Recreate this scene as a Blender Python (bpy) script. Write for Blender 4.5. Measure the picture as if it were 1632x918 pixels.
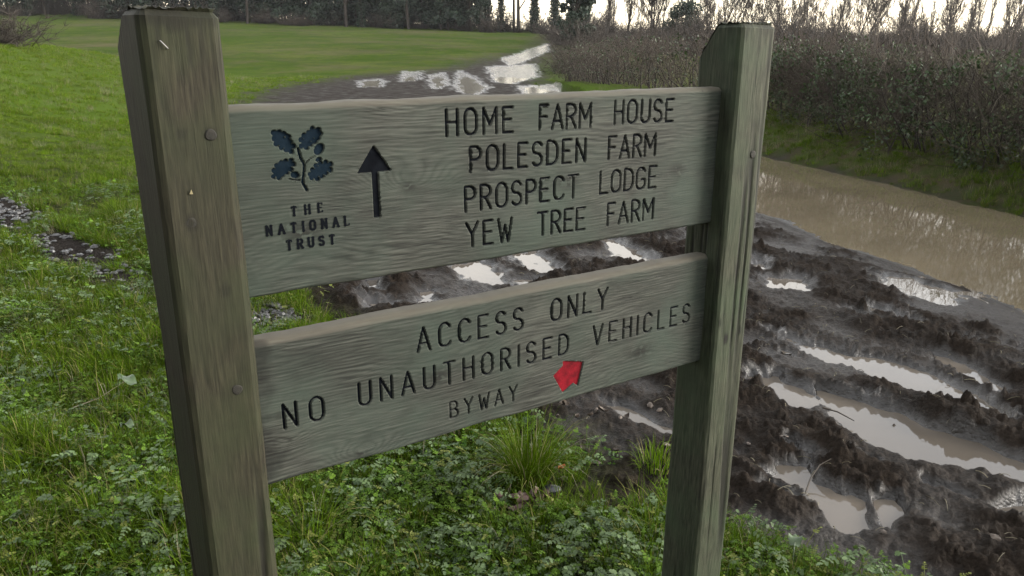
import bpy, math, random
import numpy as np
from mathutils import Vector, Matrix

random.seed(7); RNG = np.random.default_rng(7)
SC = bpy.context.scene
for o in list(bpy.data.objects): bpy.data.objects.remove(o)
COL = SC.collection

# ------------------------------------------------------------------ camera
F, PITCH, ROLL, PSI, EYE = 1242.6, 0.306666, 0.0028962, 1.0027676, 1.5
cd = bpy.data.cameras.new('camera'); cam = bpy.data.objects.new('camera', cd); COL.objects.link(cam)
cd.sensor_fit = 'HORIZONTAL'; cd.sensor_width = 36.0; cd.lens = 36.0*F/1632
cd.clip_start = 0.05; cd.clip_end = 2000
_fw = Vector((0, math.cos(PITCH), -math.sin(PITCH))); _up = Vector((0, math.sin(PITCH), math.cos(PITCH))); _ri = Vector((1, 0, 0))
_c, _s = math.cos(ROLL), math.sin(ROLL)
_r2 = _c*_ri + _s*_up; _u2 = -_s*_ri + _c*_up
m = Matrix((_r2, _u2, -_fw)).transposed().to_4x4(); m.translation = (0, 0, EYE)
cam.matrix_world = m
SC.camera = cam
cd.dof.use_dof = False

# ------------------------------------------------------------------ world, sun, exposure
SUN_EL, SUN_AZ = math.radians(18), math.radians(92)
w = bpy.data.worlds.new('World'); SC.world = w; w.use_nodes = True
wn = w.node_tree; wn.nodes.clear()
sky = wn.nodes.new('ShaderNodeTexSky'); sky.sky_type = 'NISHITA'; sky.sun_disc = False
sky.sun_elevation = SUN_EL; sky.sun_rotation = SUN_AZ; sky.air_density = 1.0; sky.dust_density = 1.6; sky.ozone_density = 1.0
bw = wn.nodes.new('ShaderNodeRGBToBW')
tint = wn.nodes.new('ShaderNodeMix'); tint.data_type = 'RGBA'; tint.blend_type = 'MULTIPLY'; tint.inputs[0].default_value = 1
tint.inputs[7].default_value = (1.36, 1.34, 1.31, 1)
tc = wn.nodes.new('ShaderNodeTexCoord'); mp = wn.nodes.new('ShaderNodeMapping'); mp.inputs['Scale'].default_value = (1, 1, 3.0)
nz = wn.nodes.new('ShaderNodeTexNoise'); nz.inputs['Scale'].default_value = 2.2; nz.inputs['Detail'].default_value = 6
cr = wn.nodes.new('ShaderNodeMapRange'); cr.inputs['From Min'].default_value = .35; cr.inputs['From Max'].default_value = .65
cr.inputs['To Min'].default_value = .62; cr.inputs['To Max'].default_value = .95
mx = wn.nodes.new('ShaderNodeMix'); mx.data_type = 'RGBA'
bg = wn.nodes.new('ShaderNodeBackground'); bg.inputs['Strength'].default_value = 0.12
wo = wn.nodes.new('ShaderNodeOutputWorld')
L = wn.links.new
cl = wn.nodes.new('ShaderNodeMath'); cl.operation = 'MULTIPLY_ADD'; cl.inputs[1].default_value = .55; cl.inputs[2].default_value = 3.5
L(sky.outputs[0], bw.inputs[0]); L(bw.outputs[0], cl.inputs[0]); L(cl.outputs[0], tint.inputs[6])
L(tc.outputs['Generated'], mp.inputs[0]); L(mp.outputs[0], nz.inputs[0]); L(nz.outputs[0], cr.inputs[0])
L(cr.outputs[0], mx.inputs[0]); L(sky.outputs[0], mx.inputs[6]); L(tint.outputs[2], mx.inputs[7])
sx = wn.nodes.new('ShaderNodeSeparateXYZ'); L(tc.outputs['Generated'], sx.inputs[0])
we = wn.nodes.new('ShaderNodeMapRange'); we.inputs['From Min'].default_value = .02; we.inputs['From Max'].default_value = .35; L(sx.outputs['Z'], we.inputs[0])
wt = wn.nodes.new('ShaderNodeMix'); wt.data_type = 'RGBA'; wt.inputs[6].default_value = (1.58, 1.36, 1.02, 1); wt.inputs[7].default_value = (1.34, 1.34, 1.33, 1); L(we.outputs[0], wt.inputs[0]); L(wt.outputs[2], tint.inputs[7])
L(mx.outputs[2], bg.inputs[0]); L(bg.outputs[0], wo.inputs[0])
sd = bpy.data.lights.new('sun', 'SUN'); sd.energy = 2.0; sd.angle = math.radians(28); sd.color = (1, .95, .87)
sun = bpy.data.objects.new('sun', sd); COL.objects.link(sun)
sdir = Vector((math.sin(SUN_AZ)*math.cos(SUN_EL), math.cos(SUN_AZ)*math.cos(SUN_EL), math.sin(SUN_EL)))
sun.rotation_euler = (-sdir).to_track_quat('-Z', 'Y').to_euler(); sun.location = (30, 10, 20)
SC.view_settings.view_transform = 'Standard'; SC.view_settings.look = 'None'
SC.view_settings.gamma = 1; SC.view_settings.use_curve_mapping = False
SC.view_settings.exposure = 1.94

# ------------------------------------------------------------------ helpers
_M = np.array([[_r2.x, _r2.y, _r2.z], [-_u2.x, -_u2.y, -_u2.z], [_fw.x, _fw.y, _fw.z]])
DV = np.array([math.sin(PSI), math.cos(PSI), 0]); NV = np.array([math.cos(PSI), -math.sin(PSI), 0])
def ray(u, v): return _M.T @ np.array([(u-816)/F, (v-459)/F, 1.0])
def gpt(u, v, z=0.0):
    r = ray(u, v); t = (z-EYE)/r[2]; return (r[0]*t, r[1]*t)
def spt(u, v, c=1.0):
    r = ray(u, v); t = -c/(NV @ r); P = np.array([0, 0, EYE])+t*r; return float(P @ DV), float(P[2])

def fade(t): return t*t*t*(t*(t*6-15)+10)
def _hash(ix, iy, seed):
    h = (ix.astype(np.int64)*374761393 + iy.astype(np.int64)*668265263 + seed*974711) & 0x7fffffff
    h = ((h ^ (h >> 13))*1274126177) & 0x7fffffff
    h = (h ^ (h >> 16)) & 0x7fffffff
    return ((h*69069+1) & 0x7fffffff)/float(0x7fffffff)
def perlin(x, y, seed=0):
    x = np.asarray(x, float); y = np.asarray(y, float)
    xi = np.floor(x); yi = np.floor(y); xf = x-xi; yf = y-yi
    def g(dx, dy):
        a = _hash(xi+dx, yi+dy, seed)*2*np.pi
        return np.cos(a)*(xf-dx)+np.sin(a)*(yf-dy)
    u = fade(xf); v = fade(yf)
    n0 = g(0, 0)*(1-u)+g(1, 0)*u; n1 = g(0, 1)*(1-u)+g(1, 1)*u
    return (n0*(1-v)+n1*v)*1.45
def fbm(x, y, seed=0, octv=4, gain=.5):
    s = 0; a = 1.0
    for i in range(octv):
        s = s+a*perlin(x, y, seed+i*17); x = x*2.03+3.1; y = y*2.03+1.7; a *= gain
    return s
def clods(x, y, seed, rmin=.35, rmax=.75):
    xi = np.floor(x); yi = np.floor(y); out = np.zeros_like(x)
    for dx in (-1, 0, 1):
        for dy in (-1, 0, 1):
            cx = xi+dx; cy = yi+dy
            px = cx+_hash(cx, cy, seed); py = cy+_hash(cx, cy, seed+5)
            r = rmin+(rmax-rmin)*_hash(cx, cy, seed+9); hh = _hash(cx, cy, seed+13)**1.5
            d2 = ((x-px)**2+(y-py)**2)/(r*r)
            out = np.maximum(out, hh*np.sqrt(np.clip(1-d2, 0, 1)))
    return out
def sstep(a, b, x):
    t = np.clip((x-a)/(b-a), 0, 1); return t*t*(3-2*t)
def poly_sd(px, py, poly):
    """signed distance, negative inside"""
    poly = np.asarray(poly, float); n = len(poly)
    d = np.full(px.shape, 1e9); ins = np.zeros(px.shape, bool)
    for i in range(n):
        ax, ay = poly[i]; bx, by = poly[(i+1) % n]
        ex, ey = bx-ax, by-ay; L2 = ex*ex+ey*ey+1e-12
        t = np.clip(((px-ax)*ex+(py-ay)*ey)/L2, 0, 1)
        d = np.minimum(d, (px-ax-t*ex)**2+(py-ay-t*ey)**2)
        c = ((ay > py) != (by > py)) & (px < (bx-ax)*(py-ay)/(by-ay+1e-15)+ax)
        ins ^= c
    d = np.sqrt(d); return np.where(ins, -d, d)
def line_d(px, py, pts):
    """distance to a polyline whose points carry a half width: (x, y, w); returns d - w"""
    out = np.full(px.shape, 1e9)
    for (ax, ay, aw), (bx, by, bw_) in zip(pts[:-1], pts[1:]):
        ex, ey = bx-ax, by-ay; L2 = ex*ex+ey*ey+1e-12
        t = np.clip(((px-ax)*ex+(py-ay)*ey)/L2, 0, 1)
        out = np.minimum(out, np.hypot(px-ax-t*ex, py-ay-t*ey)-(aw+(bw_-aw)*t))
    return out

def fast_mesh(name, V, Fc, smooth=True):
    """V (n,3) array, Fc list of (k,m) int arrays (faces of m corners each)"""
    if isinstance(Fc, np.ndarray): Fc = [Fc]
    me = bpy.data.meshes.new(name); V = np.asarray(V, np.float32)
    me.vertices.add(len(V)); me.vertices.foreach_set('co', V.ravel())
    li = np.concatenate([f.ravel() for f in Fc]).astype(np.int32)
    tot = np.concatenate([np.full(len(f), f.shape[1], np.int32) for f in Fc])
    st = np.concatenate([[0], np.cumsum(tot)[:-1]]).astype(np.int32)
    me.loops.add(len(li)); me.loops.foreach_set('vertex_index', li)
    me.polygons.add(len(tot)); me.polygons.foreach_set('loop_start', st); me.polygons.foreach_set('loop_total', tot)
    me.update(calc_edges=True)
    me.polygons.foreach_set('use_smooth', np.full(len(tot), smooth, bool))
    return me
def attr(me, name, arr, kind='FLOAT'):
    a = me.attributes.new(name, kind, 'POINT')
    a.data.foreach_set('value' if kind == 'FLOAT' else 'vector', np.asarray(arr, np.float32).ravel())
def obj(name, me, mat=None, parent=None, label=None, cat=None, group=None, kind=None):
    o = bpy.data.objects.new(name, me); COL.objects.link(o)
    if mat is not None and me is not None and not me.materials: me.materials.append(mat)
    if parent is not None: o.parent = parent
    if label: o['label'] = label
    if cat: o['category'] = cat
    if group: o['group'] = group
    if kind: o['kind'] = kind
    return o
def empty(name, loc=(0, 0, 0), rz=0, **k):
    o = obj(name, None, **k); o.location = loc; o.rotation_euler = (0, 0, rz); o.empty_display_size = .1
    return o
def grid_faces(nx, ny, off=0, wrapx=False):
    i = np.arange(ny-1)[:, None]; j = np.arange(nx if wrapx else nx-1)[None, :]; j2 = (j+1) % nx
    a = i*nx+j; b = i*nx+j2; c = (i+1)*nx+j2; d = (i+1)*nx+j
    return np.stack([a+0*d, b+0*d, c, d], -1).reshape(-1, 4)+off
def tubes(P, R, sides=3):
    """P (T,N,3) polylines, R (T,N) radii -> verts, quads"""
    P = np.asarray(P, float); R = np.asarray(R, float); T, N, _ = P.shape
    tg = np.gradient(P, axis=1); tg /= np.linalg.norm(tg, axis=2, keepdims=True)+1e-9
    ref = np.where(np.abs(tg[:, :1, 2:3]) > .8, np.array([1., 0.13, 0]), np.array([0.1, 0, 1.]))
    u = np.cross(tg, ref); u /= np.linalg.norm(u, axis=2, keepdims=True)+1e-9
    v = np.cross(tg, u)
    a = np.arange(sides)*2*np.pi/sides
    V = P[:, :, None, :]+R[:, :, None, None]*(np.cos(a)[None, None, :, None]*u[:, :, None, :]+np.sin(a)[None, None, :, None]*v[:, :, None, :])
    V = V.reshape(-1, 3)
    q = grid_faces(sides, N, 0, True)
    Q = (q[None]+(np.arange(T)*N*sides)[:, None, None]).reshape(-1, 4)
    return V, Q
class MB:
    """collects vertex/face arrays of one mesh"""
    def __init__(s): s.V = []; s.F = []; s.n = 0; s.A = []
    def add(s, V, Fc, a=None):
        V = np.asarray(V, float); s.V.append(V)
        for f in (Fc if isinstance(Fc, list) else [Fc]): s.F.append(np.asarray(f)+s.n)
        s.A.append(np.full(len(V), 0.) if a is None else (np.full(len(V), float(a)) if np.isscalar(a) else np.asarray(a)))
        s.n += len(V)
    def mesh(s, name, smooth=True):
        me = fast_mesh(name, np.concatenate(s.V), s.F, smooth); attr(me, 'tone', np.concatenate(s.A)); return me

# ------------------------------------------------------------------ materials
def new_mat(name):
    mt = bpy.data.materials.new(name); mt.use_nodes = True
    nt = mt.node_tree; nt.nodes.clear()
    out = nt.nodes.new('ShaderNodeOutputMaterial'); b = nt.nodes.new('ShaderNodeBsdfPrincipled')
    nt.links.new(b.outputs[0], out.inputs[0]); return mt, nt, b, out
def N(nt, typ, **k):
    n = nt.nodes.new('ShaderNode'+typ)
    for a, v in k.items():
        if a in n.inputs: n.inputs[a].default_value = v
        else: setattr(n, a, v)
    return n
def noise(nt, scale, detail=5, vec=None, rough=.55, dist=0.0):
    n = nt.nodes.new('ShaderNodeTexNoise'); n.inputs['Scale'].default_value = scale; n.inputs['Detail'].default_value = detail
    n.inputs['Roughness'].default_value = rough; n.inputs['Distortion'].default_value = dist
    if vec is not None: nt.links.new(vec, n.inputs['Vector'])
    return n.outputs[0]
def ramp(nt, fac, stops):
    r = nt.nodes.new('ShaderNodeValToRGB'); e = r.color_ramp.elements
    while len(e) < len(stops): e.new(.5)
    for el, (p, c) in zip(e, stops): el.position = p; el.color = (*c, 1)
    nt.links.new(fac, r.inputs[0]); return r.outputs[0]
def mixc(nt, fac, a, b, mode='MIX'):
    mnode = nt.nodes.new('ShaderNodeMix'); mnode.data_type = 'RGBA'; mnode.blend_type = mode
    for i, v in ((0, fac), (6, a), (7, b)):
        if isinstance(v, (int, float)): mnode.inputs[i].default_value = v
        elif isinstance(v, tuple): mnode.inputs[i].default_value = (*v, 1)
        else: nt.links.new(v, mnode.inputs[i])
    return mnode.outputs[2]
def mrange(nt, v, a, b, c, d):
    r = nt.nodes.new('ShaderNodeMapRange'); nt.links.new(v, r.inputs[0])
    for i, x in zip((1, 2, 3, 4), (a, b, c, d)): r.inputs[i].default_value = x
    return r.outputs[0]
def math_(nt, op, a, b=None):
    n = nt.nodes.new('ShaderNodeMath'); n.operation = op
    for i, v in enumerate((a, b)):
        if v is None: continue
        if isinstance(v, (int, float)): n.inputs[i].default_value = v
        else: nt.links.new(v, n.inputs[i])
    return n.outputs[0]
def attn(nt, name): n = nt.nodes.new('ShaderNodeAttribute'); n.attribute_name = name; return n.outputs['Fac']
def bump(nt, b, h, strength=.5, dist=.01):
    n = nt.nodes.new('ShaderNodeBump'); n.inputs['Strength'].default_value = strength; n.inputs['Distance'].default_value = dist
    nt.links.new(h, n.inputs['Height']); nt.links.new(n.outputs[0], b.inputs['Normal'])
def objvec(nt, scale=(1, 1, 1)):
    t = nt.nodes.new('ShaderNodeTexCoord'); mpn = nt.nodes.new('ShaderNodeMapping'); mpn.inputs['Scale'].default_value = scale
    nt.links.new(t.outputs['Object'], mpn.inputs[0]); return mpn.outputs[0]

def mat_leaf(name, dark, light, trans=.25, rough=.5, scale=2.0, spec=.35, third=None):
    mt, nt, b, out = new_mat(name)
    oi = nt.nodes.new('ShaderNodeObjectInfo')
    geo = nt.nodes.new('ShaderNodeNewGeometry')
    t = attn(nt, 'tone')
    f = math_(nt, 'ADD', math_(nt, 'MULTIPLY', t, .75), math_(nt, 'MULTIPLY', oi.outputs['Random'], .25))
    c = mixc(nt, f, dark, light)
    n = noise(nt, scale, 3, geo.outputs['Position'])
    c = mixc(nt, mrange(nt, n, .38, .62, 0, .7), c, tuple(.35*x for x in light))
    if third is not None:
        wn_ = nt.nodes.new('ShaderNodeTexWhiteNoise'); wn_.noise_dimensions = '1D'
        nt.links.new(math_(nt, 'ADD', t, math_(nt, 'MULTIPLY', oi.outputs['Random'], 31.7)), wn_.inputs['W'])
        c = mixc(nt, mrange(nt, wn_.outputs['Value'], .86, .9, 0, .85), c, third)
    nt.links.new(c, b.inputs['Base Color']); b.inputs['Roughness'].default_value = rough
    b.inputs['Specular IOR Level'].default_value = spec
    tr = nt.nodes.new('ShaderNodeBsdfTranslucent'); nt.links.new(mixc(nt, 1.0, c, (1.0, 1.15, .5), 'MULTIPLY'), tr.inputs[0])
    ms = nt.nodes.new('ShaderNodeMixShader'); ms.inputs[0].default_value = trans
    nt.links.new(b.outputs[0], ms.inputs[1]); nt.links.new(tr.outputs[0], ms.inputs[2]); nt.links.new(ms.outputs[0], out.inputs[0])
    return mt
def mat_simple(name, a, b_, scale=8, rough=.7, bmp=.3, bd=.01, spec=.3, stretch=(1, 1, 1)):
    mt, nt, b, out = new_mat(name)
    v = objvec(nt, stretch); n = noise(nt, scale, 6, v)
    c = mixc(nt, mrange(nt, n, .3, .7, 0, 1), a, b_)
    nt.links.new(c, b.inputs['Base Color']); b.inputs['Roughness'].default_value = rough; b.inputs['Specular IOR Level'].default_value = spec
    if bmp: bump(nt, b, noise(nt, scale*4, 5, v), bmp, bd)
    return mt

def mat_wood(name, dark, light, green, axis):
    """weathered oak: the 'grain' attribute carries the year-ring figure"""
    mt, nt, b, out = new_mat(name)
    g = attn(nt, 'grain')
    st = (4, 105, 105) if axis == 'x' else (135, 135, 7)
    v = objvec(nt, st); fine = noise(nt, 3.2, 6, v, .65)
    v2 = objvec(nt, (1, 1, 1)); big = noise(nt, 7, 5, v2)
    c = mixc(nt, mrange(nt, g, 0, 1, 0, 1), dark, light)
    c = mixc(nt, mrange(nt, fine, .34, .58, .7 if axis == 'x' else .9, 0), c, tuple(.4*x for x in dark))
    c = mixc(nt, mrange(nt, fine, .60, .78, 0, .45), c, tuple(1.25*x for x in light))
    ck = noise(nt, 2.0, 3, objvec(nt, (1.1, 34, 34) if axis == 'x' else (38, 38, 1.0)), .5)
    line = mrange(nt, math_(nt, 'ABSOLUTE', math_(nt, 'SUBTRACT', ck, .5)), 0, .010, .85, 0)
    line = math_(nt, 'MULTIPLY', line, mrange(nt, noise(nt, 5, 3, objvec(nt)), .45, .6, 0, 1))
    c = mixc(nt, line, c, tuple(.2*x for x in dark))
    c = mixc(nt, mrange(nt, big, .42, .66, 0, .75), c, green)
    c = mixc(nt, mrange(nt, noise(nt, 3.1, 4, v2), .5, .72, 0, .5), c, tuple(.5*(a_+b2) for a_, b2 in zip(dark, green)))
    c = mixc(nt, mrange(nt, noise(nt, 23, 4, v2), .55, .75, 0, .35), c, tuple(.6*x for x in dark))
    c = mixc(nt, mrange(nt, attn(nt, 'worn'), 0, 1, 0, .8), c, (.070, .062, .048))
    c = mixc(nt, attn(nt, 'stain'), c, (.0035, .0032, .0030))
    nt.links.new(c, b.inputs['Base Color']); b.inputs['Roughness'].default_value = .75; b.inputs['Specular IOR Level'].default_value = .18
    h = math_(nt, 'SUBTRACT', math_(nt, 'ADD', math_(nt, 'MULTIPLY', g, .4), fine), line)
    bump(nt, b, h, .4, .0011)
    return mt

M_WOOD = mat_wood('board oak', (.0095, .0105, .009), (.056, .060, .051), (.026, .037, .029), 'x')
M_POST = mat_wood('post oak', (.011, .0098, .0062), (.036, .032, .020), (.019, .024, .0105), 'z')
M_POSTG = mat_wood('algae post oak', (.014, .0155, .010), (.056, .061, .040), (.027, .041, .022), 'z')
M_PAINT = mat_simple('black paint', (.002, .0024, .0034), (.005, .006, .008), 60, .9, .3, .001, .02)
M_BLUE = mat_simple('dark blue paint', (.0025, .006, .010), (.006, .011, .017), 60, .9, .4, .001, .03)
M_RED = mat_simple('red paint', (.045, .0018, .004), (.135, .004, .009), 70, .8, .4, .0008, .08)
M_PEG = mat_simple('oak peg', (.005, .005, .004), (.016, .015, .011), 120, .8, .5, .001)
M_METAL = mat_simple('staple steel', (.16, .16, .16), (.25, .25, .25), 50, .5, 0)
M_GRASS = mat_leaf('grass blade', (.010, .028, .002), (.102, .166, .008), .28, .6, 2.6, .04, (.15, .13, .055))
M_HERB = mat_leaf('herb leaf', (.011, .033, .004), (.110, .190, .024), .25, .6, 3.0, .06)
M_HERB2 = mat_leaf('bluish herb leaf', (.020, .040, .014), (.105, .155, .062), .22, .55, 3.0, .2)
M_HERB3 = mat_leaf('yellowing herb leaf', (.06, .08, .012), (.15, .17, .03), .28, .55, 3.0, .18)
M_STRAW = mat_leaf('dry straw', (.09, .075, .045), (.22, .20, .135), .15, .6, 6, .3)
M_DEAD = mat_simple('dead leaf', (.035, .021, .013), (.10, .065, .042), 40, .6, .4, .002)
M_TWIG = mat_leaf('hedge twig', (.010, .008, .0065), (.070, .056, .045), 0.0, .8, 1.1, .2)
M_TWIGD = mat_leaf('dark stem', (.012, .010, .009), (.032, .027, .023), 0.0, .8, 1.1, .2)
M_IVY = mat_leaf('ivy leaf', (.004, .009, .004), (.054, .086, .036), .15, .5, 1.2, .22)
M_SHOOT = mat_leaf('pale shoot', (.05, .043, .034), (.13, .11, .085), 0, .7, 2, .2)
M_BARK = mat_leaf('bark', (.022, .019, .017), (.05, .043, .037), 0, .9, .5, .1)
M_FIR = mat_leaf('evergreen foliage', (.010, .018, .012), (.028, .044, .03), .1, .6, .3, .2)
M_BUD = mat_leaf('winter twigs', (.03, .026, .023), (.068, .058, .05), 0, .9, .4, .1)
M_STONE = mat_simple('wet gravel', (.010, .010, .010), (.036, .035, .035), 30, .4, .4, .003, .5)
M_STICK = mat_simple('wet stick', (.015, .011, .008), (.045, .035, .025), 40, .6, .5, .002)

def mat_water(name, col, rough=.015, wave=.04, ws=14):
    mt, nt, b, out = new_mat(name)
    geo = nt.nodes.new('ShaderNodeNewGeometry')
    n = noise(nt, 1.3, 4, geo.outputs['Position'])
    c = mixc(nt, mrange(nt, n, .3, .7, 0, 1), tuple(.85*x for x in col), tuple(1.15*x for x in col))
    nt.links.new(c, b.inputs['Base Color']); b.inputs['Roughness'].default_value = rough
    b.inputs['IOR'].default_value = 1.33
    bump(nt, b, noise(nt, ws, 3, geo.outputs['Position']), wave, .01)
    return mt
M_PUD = mat_water('puddle water', (.075, .064, .052), .02, .03, 9)
M_PUDF = mat_water('wind-rippled puddle water', (.075, .064, .052), .16, .25, 6)
M_DITCH = mat_water('muddy ditch water', (.100, .082, .054), .045, .012, 3)

# ------------------------------------------------------------------ the lie of the land
MUDPX = [(1900, 1090), (1480, 945), (1390, 888), (1250, 856), (1150, 830), (1060, 778), (1000, 802), (935, 782), (892, 712), (800, 650), (700, 600), (620, 545), (545, 505), (480, 470), (440, 440), (400, 300), (372, 200), (385, 158), (430, 140), (560, 122), (700, 114), (800, 100)]
MUD = [gpt(*p) for p in MUDPX]+[(1.4, 62), (4.4, 100), (6.0, 100), (3.2, 62), (1.45, 42), (1.35, 32), (1.6, 27), (2.2, 18), (3.6, 12.6), (4.75, 8.2), (5.6, 5), (6.5, 2), (7.5, -2), (4, -1)]
DITCH = [(1.75, 15.2, .35), (2.1, 13.8, .8), (2.5, 12, 1.05), (3.75, 7.5, 1.1), (4.5, 4.9, 1.1), (5.3, 2, 1.1), (6.1, -1, 1.1)]
WZ = -.032; DZ = -.13
PUDPX = {
 'rut1': [(1300, 622), (1335, 630), (1400, 648), (1440, 663), (1500, 688), (1580, 713), (1680, 755), (1680, 800), (1632, 782), (1560, 760), (1480, 748), (1400, 720), (1350, 695), (1322, 655)],
 'glint': [(1185, 598), (1240, 601), (1285, 618), (1306, 640), (1290, 652), (1255, 647), (1220, 627)],
 'rut2': [(1222, 527), (1290, 551), (1350, 566), (1400, 574), (1470, 592), (1540, 619), (1600, 655), (1604, 684), (1540, 664), (1480, 644), (1400, 609), (1340, 579), (1280, 562)],
 'low': [(1232, 742), (1290, 742), (1303, 765), (1332, 786), (1372, 796), (1388, 815), (1388, 848), (1348, 853), (1318, 823), (1276, 788), (1236, 772)],
 'low2': [(1397, 798), (1432, 792), (1430, 830), (1424, 853), (1392, 838)],
 'edge': [(1565, 812), (1700, 806), (1700, 852), (1632, 846), (1595, 832)],
 'far1': [(1385, 437), (1450, 445), (1535, 468), (1525, 486), (1465, 478), (1415, 461)],
 'far2': [(1380, 487), (1420, 497), (1466, 519), (1440, 522), (1395, 508)],
 'far3': [(1222, 443), (1282, 445), (1288, 462), (1228, 460)],
 'far4': [(1200, 410), (1222, 420), (1220, 434), (1198, 430)],
 'far5': [(1480, 560), (1545, 585), (1600, 620), (1590, 628), (1530, 600)],
 'g1': [(575, 480), (640, 484), (622, 502), (582, 499)],
 'g2': [(588, 446), (610, 446), (604, 468), (585, 468)],
 'g3': [(708, 424), (760, 414), (804, 436), (812, 458), (770, 454), (740, 444)],
 'g4': [(806, 404), (852, 399), (898, 434), (870, 441), (838, 428)],
 'g5': [(945, 378), (978, 380), (1042, 414), (1018, 424), (982, 408)],
 'g6': [(815, 448), (860, 444), (858, 458), (822, 461)],
 'g7': [(664, 464), (688, 466), (692, 484), (673, 490)],
 'm1': [(955, 640), (1000, 652), (1072, 682), (1072, 698), (1010, 674)],
 't1': [(778, 112), (850, 109), (856, 123), (815, 134), (792, 132)],
 't2': [(730, 117), (750, 122), (775, 140), (758, 152), (732, 146)],
 't3': [(686, 121), (706, 119), (711, 136), (693, 143)],
 't4': [(646, 117), (669, 117), (664, 129), (642, 131)],
 't5': [(576, 129), (608, 127), (607, 139), (576, 139)],
 't6': [(830, 139), (905, 134), (895, 147), (840, 152)],
 't7': [(800, 104), (872, 91), (874, 97), (815, 111)],
}
PUD = {k: [gpt(u, v, WZ) for u, v in P] for k, P in PUDPX.items()}
GRAVEL = [[gpt(u, v) for u, v in P] for P in ([(-60, 318), (0, 326), (45, 338), (58, 352), (30, 368), (-60, 372)], [(45, 375), (110, 372), (175, 392), (215, 425), (222, 470), (205, 478), (190, 450), (130, 422), (60, 400)], [(395, 478), (440, 492), (470, 512), (440, 528), (400, 532)])]

TREADS = [[gpt(u, v) for u, v in P] for P in ([(1150, 470), (1240, 505), (1330, 545), (1420, 562), (1540, 602)], [(1230, 405), (1330, 450), (1450, 500), (1632, 580)])]
_r = random.Random(12)
for i_ in range(22):                     # small pockets of standing water
    u_, v_ = _r.uniform(1215, 1620), _r.uniform(395, 800)
    if min(np.hypot(gpt(u_, v_)[0]-a_, gpt(u_, v_)[1]-b_) for tl in TREADS for p_, q_ in zip(tl[:-1], tl[1:]) for a_, b_ in [(p_[0]+(q_[0]-p_[0])*f_, p_[1]+(q_[1]-p_[1])*f_) for f_ in (0, .25, .5, .75, 1)]) < .3: continue
    if 1180 < u_ < 1632 and v_ > 330+(u_-1215)*.34+40:
        l_ = _r.uniform(14, 34)*(v_/600); PUD['pocket%d' % i_] = [gpt(u_+l_*math.cos(t_)*.9+.35*l_*math.sin(t_), v_+.30*l_*math.cos(t_)+.22*l_*math.sin(t_), WZ) for t_ in np.linspace(0, 2*math.pi, 9)[:-1]]
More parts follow.
